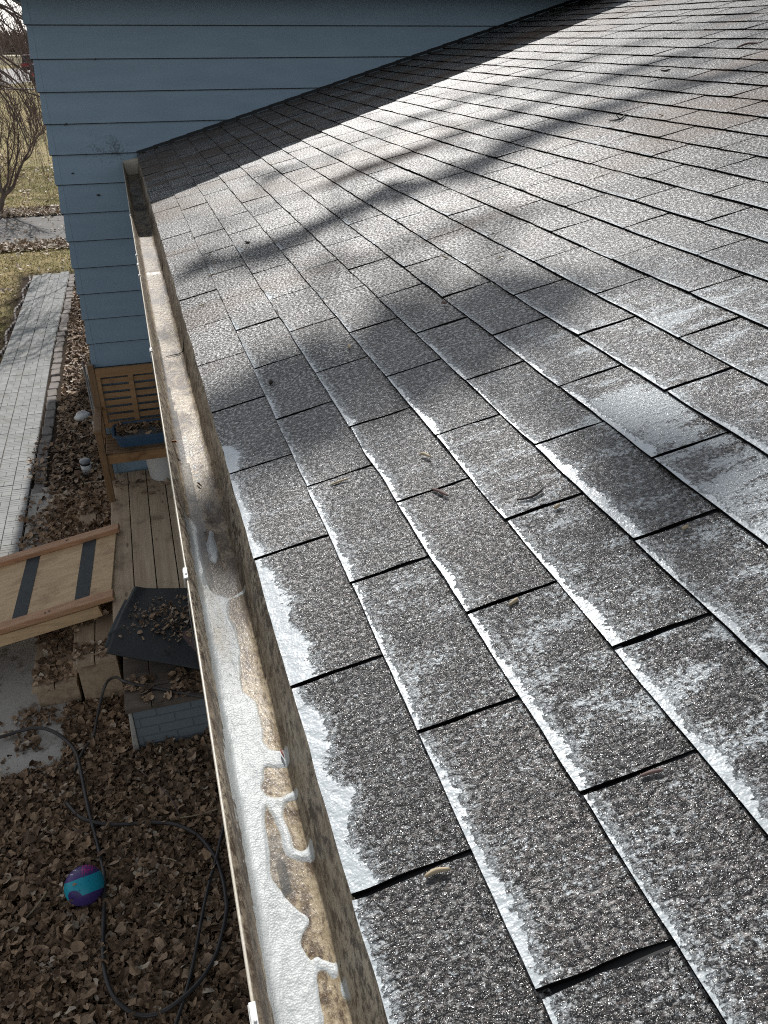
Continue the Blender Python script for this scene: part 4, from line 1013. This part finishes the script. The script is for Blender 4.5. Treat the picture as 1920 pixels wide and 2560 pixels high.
# ================================================================== DEBRIS ON THE ROOF, WALL AND GUTTER
tw_mats = [M_TWIG, simple('dry_pale_stem', (.30, .24, .15), (.42, .34, .22), 20), simple('black_twig', (.02, .015, .013), (.045, .035, .03), 20)]
def rpt(px, py, h=.016):     # source pixel -> point on the roof (used only to read off where debris lies)
    d = fw + rt*((px-960)/1998.289) - up*((py-1280)/1998.289); C = M.translation
    n = Vector((-SP, 0, CP)); t = (h - C.dot(n))/d.dot(n); return C + d*t
DEB = [  # s,t computed once from the photograph
    ('curved black twig on the wet shingle below the shaded one', 'twig', 2, [(1292, 1249), (1325, 1243), (1350, 1228), (1355, 1221)], .0026),
    ('short reddish twig at a shingle corner near the middle of the roof', 'twig', 0, [(1080, 1222), (1100, 1229), (1120, 1239)], .003),
    ('forked dark twig high on the right side of the roof', 'twig', 2, [(1522, 300), (1550, 298), (1563, 284)], .0036),
    ('dark twig near the top right of the roof beside a pale one', 'twig', 0, [(1842, 118), (1870, 108), (1905, 107)], .0035),
    ('pale seed pod lying in the cut below the nearest foam strip', 'seed pod', 1, [(1062, 2192), (1090, 2176), (1125, 2172)], .0026),
    ('orange brown sliver wedged in the wide cut at the lower right', 'leaf sliver', 0, [(1600, 1940), (1630, 1930), (1658, 1924)], .0022),
    ('pale curved stem lying in a foam patch left of the centre', 'stem', 1, [(1050, 1134), (1062, 1135), (1076, 1142)], .003),
    ('thin pale stem in the cut of the second course', 'stem', 1, [(826, 1212), (850, 1203), (872, 1196)], .002),
    ('dark crumpled bit of bark on the right upper shingles', 'bark', 2, [(1651, 174), (1664, 176), (1676, 173)], .0042),
    ('small dark leaf bit low on the left shingles by the gutter', 'leaf bit', 2, [(674, 950), (677, 956), (679, 950)], .005),
    ('brown twig tip at a shingle corner in the long shadow', 'twig', 0, [(1105, 755), (1116, 757)], .004),
    ('pale seed beside the shaded shingle left of centre', 'seed', 1, [(870, 860), (876, 869)], .004),
    ('pale stem in the cut under the dark twig', 'stem', 1, [(1385, 1270), (1400, 1260)], .003),
    ('pale sliver in the cut right of centre', 'stem', 1, [(1705, 1322), (1722, 1313)], .0025),
    ('pale sliver in the lower cut beside a grey stain', 'stem', 1, [(1272, 1512), (1290, 1500), (1296, 1498)], .003),
    ('thin pale stem on the third shingle up from the wall shadow', 'stem', 1, [(496, 764), (505, 762), (516, 758)], .002),
    ('pale stem on a shingle close to the gutter', 'stem', 1, [(520, 690), (530, 686), (538, 684)], .002),
    ('tiny dark twig on the bright shingle right of the wall shadow', 'twig', 2, [(612, 604), (624, 606)], .004),
]
for (lab, cat, mi, px, r) in DEB:
    P = [rpt(a, b_, .0100+r*.7) for a, b_ in px]
    if len(P) == 2: P.insert(1, (P[0]+P[1])/2)
    mid = P[len(P)//2]
    b = MB(); n = len(P); b.tube([tuple(q) for q in smooth_path([(q.x, q.y) for q in P], [q.z for q in P], r, 4)], [r*(.35+.65*math.sin(math.pi*min(1, (i+.6)/(4*(n-1)+1)))) for i in range(4*(n-1)+1)], 7)
    if 'forked' in lab: b.tube([tuple(P[1]), tuple(rpt(1540, 287, .03))], [r*.6, r*.3], 6)
    o = b.build(cat.replace(' ', '_'), tw_mats[mi], smooth=True, loc=tuple(mid)); tag(o, lab, cat)
# scattered seeds and leaf crumbs: same kind, one mesh each
sd = MB(); sd.tube([(-.011, 0, 0), (-.005, .001, .001), (.004, .0005, .001), (.011, 0, 0)], [.0004, .0015, .0017, .0004], 6)
s0 = sd.build('seed', tw_mats[1], smooth=True); first = True
for i in range(32):
    oo = s0 if first else s0.copy()
    if not first: COL.objects.link(oo)
    first = False
    s_, t_ = (rng.uniform(.1, 3.3), rng.uniform(1.6, 5.5)) if i % 4 else (rng.uniform(.05, 1.0), rng.uniform(.8, 2.4))
    oo.location = roofp(s_, t_, .0115); oo.rotation_euler = (0, -RP, rng.uniform(0, 3.1)); k = rng.uniform(.5, 1.25); oo.scale = (k, k*1.1, k)
    tag(oo, 'tiny pale seed or stem fallen on the grey roof shingles', 'seed', 'tiny seeds scattered over the shingles')
for i, (x, z, sc, lab) in enumerate(((-.44, .215, .014, 'short dark leaf sliver stuck on the blue siding above the gutter end'), (-.455, -.095, .012, 'dark pointed leaf chip on the siding left of the gutter end'), (-.31, -.245, .016, 'dark leaf chip on the siding below the gutter end'), (-.18, .60, .010, 'tiny dark speck of bark high on the blue siding'))):
    b = MB(); b.add([(-sc, 0, 0), (-sc*.2, -.002, sc*.55), (sc, -.001, sc*.25), (sc*.3, -.003, -sc*.5), (0, -.006, 0)], [(0, 4, 1), (1, 4, 2), (2, 4, 3), (3, 4, 0)])
    o = b.build('leaf_chip', tw_mats[2]); o.location = (x, YW-.003, z); o.rotation_euler = (0, random.uniform(-.8, .2), 0); tag(o, lab, 'leaf chip')
lf = leaves('gutter_leaf', np.array([(-.094, 1.03, -.085)]), .016, mat_litter([(0, (.20, .07, .02)), (1, (.30, .12, .03))]), .5); tag(lf, 'orange brown leaf scrap caught on the front wall of the gutter', 'leaf')
b = MB(); b.tube([(-.060, .70, -.111), (-.050, .702, -.110), (-.040, .701, -.111)], [.0006, .0014, .0005], 6); o = b.build('stem', tw_mats[1], smooth=True, loc=(-.05, .70, -.111)); tag(o, 'pale straw stem lying across the gutter bottom', 'stem')
b = MB(); b.tube([(-.0585, .865, -.111), (-.055, .855, -.108), (-.050, .845, -.111)], [.001, .0024, .0008], 8); o = b.build('seed_husk', tw_mats[0], smooth=True, loc=(-.055, .855, -.111)); tag(o, 'brown seed husk in the gutter above the pale straw stem', 'seed husk')
b = MB(); b.tube([(-.0235, .050, -.106), (-.0225, .043, -.104), (-.021, .034, -.105)], [.0005, .0016, .0005], 6); o = b.build('berry_stem', simple('dark_red_stem', (.16, .02, .012), (.22, .03, .02), 9), smooth=True, loc=(-.022, .043, -.105)); tag(o, 'dark red stem poking from the foam in the gutter', 'stem')
# long sticks in the litter
for (pts, r, lab, mi) in (([(-1.30, 1.93), (-1.156, 1.949), (-1.07, 2.02), (-1.011, 2.106)], .0042, 'long thin bent stick in the leaves left of the ball', 1), ([(-.53, 2.75), (-.44, 2.62), (-.37, 2.48), (-.34, 2.36)], .004, 'thin curved stick in the leaves above the hose loop', 0), ([(-.34, 2.36), (-.24, 2.35), (-.13, 2.36)], .0035, 'pale straight stem beside the gutter above the hose loop', 1), ([(-.46, 2.14), (-.40, 2.11), (-.35, 2.06)], .003, 'short pale stem inside the hose loop', 1)):
    b = MB(); b.tube(smooth_path(pts, [GZ+.05]*len(pts), r), r, 6); o = b.build('stick', tw_mats[mi], smooth=True, loc=(pts[0][0], pts[0][1], GZ)); tag(o, lab, 'stick')
big = leaves('maple_leaf', np.array([(-.575, 2.16, GZ+.035)]), .062, mat_litter([(0, (.24, .19, .14)), (1, (.32, .26, .20))]), .35); tag(big, 'large pale maple leaf lying inside the hose loop', 'leaf')

# ================================================================== TREES
def grow(mb_tr, mb_tw, base, height, seed, spread=1.0, droop=.0, depth=5, r0=.09, lean=(0, 0), n_tw=7, first=.25, tw_r=.006, kids=(3, 4)):
    R = random.Random(seed)
    def br(p, d, L, r, lvl):
        n = 5; pts = [p.copy()]; rad = [r]; q = p.copy(); dd = d.copy()
        for i in range(n):
            dd = (dd + Vector((R.gauss(0, .10), R.gauss(0, .10), R.gauss(0, .06) + (.05 if lvl < 2 else -droop*.14*(lvl-1))))).normalized()
            q = q + dd*(L/n); pts.append(q.copy()); rad.append(max(r*(1-.55*(i+1)/n), tw_r*.5))
        (mb_tr if lvl <= 1 else mb_tw).tube(pts, rad, 7 if lvl < 2 else (4 if lvl < 4 else 3), cap=False)
        if lvl >= depth: return
        for c in range(R.randint(*kids) if lvl < depth-1 else n_tw):
            i = R.randint(1 if lvl else 2, n); a = R.uniform(0, 2*math.pi)
            side = dd.cross(Vector((math.cos(a), math.sin(a), .3))).normalized()
            nd = (dd*R.uniform(.45, .9) + side*R.uniform(.5, .95)*spread).normalized()
            br(pts[i], nd, L*R.uniform(.5, .8), rad[i]*R.uniform(.5, .72), lvl+1)
    br(Vector(base), Vector((lean[0], lean[1], 1)).normalized(), height*.36, r0, 0)
def tree(name, base, label, cat='tree', group=None, **k):
    root = empty(name, base, label, cat, group)
    a, b = MB(), MB(); grow(a, b, base, **k)
    a.build('trunk', M_BARK, root, smooth=True); b.build('crown', M_TWIG, root, smooth=True); return root
SHR = [[(-3.2, 21.6, -3.04), (-3.1, 21.63, -2.82), (-3.0, 21.66, -2.62), (-2.87, 21.6, -2.51), (-2.72, 21.63, -2.39), (-2.62, 21.66, -2.21), (-2.38, 21.6, -1.85), (-2.17, 21.63, -1.58), (-1.96, 21.66, -1.22), (-1.84, 21.6, -0.96)] ,
[(-3.0, 21.6, -2.61), (-2.92, 21.63, -2.42), (-2.83, 21.66, -2.29), (-2.74, 21.6, -1.97), (-2.62, 21.63, -1.37), (-2.47, 21.66, -1.1), (-2.34, 21.6, -0.82)] ,
[(-3.0, 21.6, -2.61), (-2.98, 21.63, -2.32), (-2.96, 21.66, -1.97), (-2.79, 21.6, -1.45), (-2.66, 21.63, -1.11)] ,
[(-2.87, 21.6, -2.51), (-2.7, 21.63, -2.16), (-2.51, 21.66, -1.77), (-2.38, 21.6, -1.29), (-2.36, 21.63, -0.95)] ,
[(-2.38, 21.6, -1.85), (-2.17, 21.63, -1.69), (-1.97, 21.66, -1.35), (-1.78, 21.6, -1.22)] ,
[(-2.74, 21.6, -1.97), (-2.58, 21.63, -1.63), (-2.48, 21.66, -1.29), (-2.45, 21.6, -0.95)] ,
[(-2.17, 21.6, -1.57), (-2.05, 21.63, -1.22), (-2.0, 21.66, -0.88)] ,
[(-3.01, 21.6, -2.5), (-3.02, 21.63, -2.14), (-2.94, 21.66, -1.62)] ,
]
root = empty('bare_shrub', (-3.25, 21.62, GZ), 'low bare shrub with forked upright branches at the far edge of the driveway', 'shrub')
a_, b_ = MB(), MB(); R_ = random.Random(4)
for k, pl in enumerate(SHR):
    P_ = smooth_path([(x, y+.12*k*(1 if k % 2 else -1)*(i/len(pl))) for i, (x, y, z) in enumerate(pl)], [z for x, y, z in pl], 0, 4)
    ra, rb = [(.085, .010), (.045, .008), (.035, .008), (.03, .008), (.022, .007), (.02, .007), (.018, .006), (.04, .008)][k]
    rad = [ra+(rb-ra)*(i/(len(P_)-1))**.6 for i in range(len(P_))]; a_.tube(P_, rad, 7)
    for i in range(len(P_)//3, len(P_)):
        for q in range(3):
            d = Vector((R_.gauss(.15, .5), R_.gauss(0, .4), R_.uniform(.5, 1.1))).normalized(); l = R_.uniform(.25, .8)
            p1 = P_[i]+d*l*.5; b_.tube([P_[i], p1, P_[i]+d*l+Vector((R_.gauss(0, .06), 0, R_.gauss(0, .06)))], [.006, .005, .003], 3, cap=False)
            d2 = (d+Vector((R_.gauss(0, .5), R_.gauss(0, .4), .1))).normalized(); b_.tube([p1, p1+d2*l*.5], [.0045, .003], 3, cap=False)
a_.build('trunk', M_BARK, root, smooth=True); b_.build('crown', M_TWIG, root)
# weeping tree: arching limbs and hanging twigs
root = empty('weeping_tree', (-3.55, 16.6, GZ), 'weeping bare tree with long hanging twigs left of the wall corner', 'tree')
a_, b_ = MB(), MB(); R_ = random.Random(8)
a_.tube([(-3.55, 16.6, GZ), (-3.5, 16.6, -2.0), (-3.4, 16.5, -1.1), (-3.3, 16.4, -.5)], [.16, .13, .11, .08], 10)
for k in range(22):
    ex, ey, ez = R_.uniform(-2.3, -1.05), R_.uniform(14.9, 18.2), R_.uniform(-.3, 1.75)
    s0_ = Vector((-3.35, 16.45, R_.uniform(-1.0, -.4))); top = Vector(((s0_.x+ex)/2-.25, (16.45+ey)/2, ez+R_.uniform(.3, .9)))
    P_ = smooth_path([(s0_.x, s0_.y), (s0_.x*.6+top.x*.4-.05, s0_.y*.5+top.y*.5), (top.x, top.y), (ex, ey), (ex+.28, ey+.05)], [s0_.z, s0_.z*.35+top.z*.65, top.z, ez, ez-R_.uniform(.3, .9)], 0, 5)
    rr_ = R_.uniform(.02, .038); rad = [rr_*(1-.85*i/len(P_))+.002 for i in range(len(P_))]; a_.tube(P_, rad, 5)
    for i in range(6, len(P_)):
        for q in range(R_.randint(1, 3)):
            l = R_.uniform(.35, 1.25); dx = R_.gauss(.22, .28); dy = R_.gauss(0, .25); p0 = P_[i]; up_ = R_.uniform(0, .12)
            p1 = p0+Vector((dx*l*.5, dy*l*.5, up_)); p2 = p0+Vector((dx*l*.9, dy*l*.8, up_-l*.45)); p3 = p0+Vector((dx*l*1.05, dy*l*.9, up_-l))
            b_.tube([p0, p1, p2, p3], [.0052, .0046, .0038, .0025], 3, cap=False)
            p4 = p1.lerp(p2, .5); b_.tube([p4, p4+Vector((R_.gauss(0, .14), R_.gauss(0, .1), -R_.uniform(.1, .4)))], [.0035, .0022], 3, cap=False)
a_.build('trunk', M_BARK, root, smooth=True); b_.build('crown', M_TWIG, root)
tree('bare_tree', (-5.4, 27, GZ), 'taller bare tree standing farther back on the lawn against the sky', height=9.5, seed=41, spread=.9, droop=.4, depth=5, r0=.2, lean=(.12, 0), n_tw=5, tw_r=.010)
# distant brush along the horizon
b = MB(); Rr = random.Random(3)
for i in range(5200):
    x = Rr.uniform(-62, 30); y = 236 + Rr.uniform(0, 26); h = Rr.uniform(2.2, 5.4) + 1.6*mnoise.noise(Vector((x*.06, y*.1, 0)))
    for k in range(3):
        a = Rr.uniform(-.3, .3); b.tube([(x, y, GZ), (x+a*h*.5, y, GZ+h*.6), (x+a*h*1.1, y, GZ+h*1.0)], [.12, .08, .03], 3, cap=False)
o = b.build('distant_brush', simple('far_brush', (.20, .155, .13), (.30, .24, .20), 3, .9)); tag(o, 'grey brown bare brush along the horizon', 'brush', kind='stuff')
# thin bare trees along the far field
for i, (x, y, h) in enumerate(((-24, 190, 7), (-30, 175, 8), (-17.5, 200, 6))):
    tree('far_tree', (x, y, GZ), ('leafless tree on the far field at the frame edge', 'broadest leafless tree on the far field', 'smallest leafless tree on the far field near the wall')[i], height=h, seed=60+i, spread=.9, depth=3, r0=.18, n_tw=6, tw_r=.03)

# unseen tree behind the house: limbs laid out and thickened to throw streaky roof shade
st = empty('shade_tree', (11.5, 15.0, GZ), 'large bare tree unseen behind the house, limbs shaped to shade the roof', 'tree')
b = MB(); tr = [(11.5, 15.0, GZ), (11.2, 14.6, 2), (10.6, 13.9, 6), (9.8, 13.2, 9.5), (9.0, 12.6, 12)]; b.tube(tr, [.32, .27, .2, .14, .08], 10); b.build('trunk', M_BARK, st, smooth=True)
STK = [([(2.9, 2.0), (2.29, 2.12), (1.85, 2.32), (1.45, 2.31), (1.1, 2.15), (0.86, 2.24), (0.56, 2.15), (0.3, 2.08), (0.05, 2.21)], 13, .095),
       ([(2.2, .30), (1.6, .5), (1.17, 0.70), (1.02, 0.80), (0.87, 0.86), (0.69, 0.90), (0.55, 0.93), (0.41, 0.87), (0.24, 0.86), (0.08, 0.86), (-0.04, 0.84)], 12.5, .18),
       ([(1.5, -.1), (1.1, .02), (0.76, 0.11), (0.65, 0.14), (0.54, 0.14)], 12, .13),
       ([(3.6, 3.0), (2.82, 3.22), (1.98, 3.45), (1.45, 3.42), (0.88, 3.35), (0.5, 3.24)], 14, .035),
       ([(2.4, 1.0), (1.7, 1.2), (1.22, 1.4), (1.0, 1.53), (0.72, 1.59), (0.36, 1.65)], 12.5, .020),
       ([(3.9, 2.1), (3.0, 2.45), (2.4, 2.75), (1.75, 2.80), (1.2, 2.78), (.7, 2.72)], 13, .05),
       ([(1.75, 2.32), (1.3, 2.6), (.8, 2.75), (.25, 2.62)], 13, .03),
       ([(1.1, 1.50), (.7, 1.30), (.3, 1.22)], 12.5, .03)]
for i, (st_pts, L, r) in enumerate(STK):
    q = [Vector(roofp(s_, t_)) + SUN*L for s_, t_ in st_pts]
    mm = MB(); n = len(q)
    if i < 6: q = [Vector(tr[2 if i in (1, 2, 4) else 3])] + [Vector(tr[2 if i in (1, 2, 4) else 3]).lerp(q[0], .5)+Vector((0, 0, .3))] + q; n += 2
    out = smooth_path([(v_.x, v_.y) for v_ in q], [v_.z for v_ in q], r, 4)
    rad = [r*((.10 if i in (1, 2) else .35)+(.90 if i in (1, 2) else .65)*min(1, max(0, (k-(22 if i == 1 else 15 if i == 2 else 10))/(6 if i == 1 else 4 if i in (1, 2) else 9))))*(.80+.9*mnoise.noise(Vector((k*.41, i*7.1, 0)))) for k in range(len(out))]
    mm.tube(out, rad, 8)
    R = random.Random(90+i)
    for k in range(26 if i == 1 else 19 if i in (2, 4) else 10, len(out)-1):                       # side twigs
        for _ in range(2):
            d = Vector((R.uniform(-1, .2), R.uniform(-.9, .9), R.uniform(-.8, .9))).normalized(); l = R.uniform(.2, .55)
            p0 = out[k]; mm.tube([p0, p0+d*l*.5, p0+d*l+Vector((0, 0, -.05))], [rad[k]*.35, .012, .006], 4, cap=False)
    mm.build('limb', M_BARK, st, smooth=True)

# ================================================================== CARS
def car(name, loc, rz, paint, label, Lc=4.5, Wc=1.85, Hc=1.5, hood=True):
    root = empty(name, loc, label, 'car', None, rz)
    def pr_(poly, y0, y1, ins=0):
        n = len(poly); b = MB(); b.add([(x, y0, z) for x, z in poly]+[(x, y1, z) for x, z in poly], [tuple(range(n)), tuple(range(2*n-1, n-1, -1))]+[(i, n+i, n+(i+1) % n, (i+1) % n) for i in range(n)]); return b
    h = Lc/2
    body = [(-h, .35), (-h+.02, .78), (-h+.12, .98), (h-1.25, 1.0), (h-.15, .82), (h, .62), (h-.02, .32), (h-.45, .26), (-h+.4, .26)]
    def P(b, n, m, bev=.03): 
        o = b.build(n, m, bevel=bev, bseg=3); o.parent = root; return o
    P(pr_(body, -Wc/2, Wc/2), 'body', paint, .06)
    gl = Mat('car_glass', .08, .6, (.02, .025, .03)).m
    cab = [(-h+.18, .99), (-h+.50, Hc-.03), (-h+.75, Hc), (.35, Hc), (h-1.3, 1.0)]
    b = pr_(cab, -Wc/2+.12, Wc/2-.12); P(b, 'glasshouse', gl, .04)
    b = pr_([(-h+.55, Hc-.02), (-h+.75, Hc+.015), (.33, Hc+.015), (.42, Hc-.05)], -Wc/2+.14, Wc/2-.14); P(b, 'roof_panel', paint, .02)
    for y in (-Wc/2+.30, Wc/2-.30):
        b = MB(); b.box(-h-.02, -h+.06, y-.2, y+.2, .72, .90); P(b, 'tail_light', Mat('red_lens', .25, .5, (.55, .01, .012)).m, .02)
        b = MB(); b.box(h-.12, h-.02, y-.2, y+.2, .62, .76); P(b, 'headlight', M_CLIP, .02)
    b = MB(); b.box(-h-.05, -h+.05, -Wc/2+.05, Wc/2-.05, .36, .60); P(b, 'bumper', M_RUB, .03)
    for x in (-h+.85, h-.9):
        for y in (-Wc/2+.02, Wc/2-.02):
            b = MB(); b.tube([(x, y-.1, .33), (x, y+.1, .33)], .33, 20); w = P(b, 'wheel', M_RUB, .02)
            b = MB(); b.tube([(x, y-.11, .33), (x, y+.11, .33)], .19, 14); r_ = b.build('rim', M_CLIP); r_.parent = w
    return root
red = simple('red_car_paint', (.20, .018, .022), (.25, .025, .03), 2, .25); dk = simple('dark_car_paint', (.03, .038, .05), (.045, .055, .07), 2, .2)
car('parked_car', (-8.1, 116.5, GZ+.005), math.radians(70), red, 'red car parked farther away at the roadside beyond the wall corner', 4.8, 1.95, 1.8)
car('parked_car', (-5.15, 86.5, GZ+.005), math.radians(70), dk, 'dark car with red tail light parked nearer in front of the red one', 4.7, 1.9, 1.6)
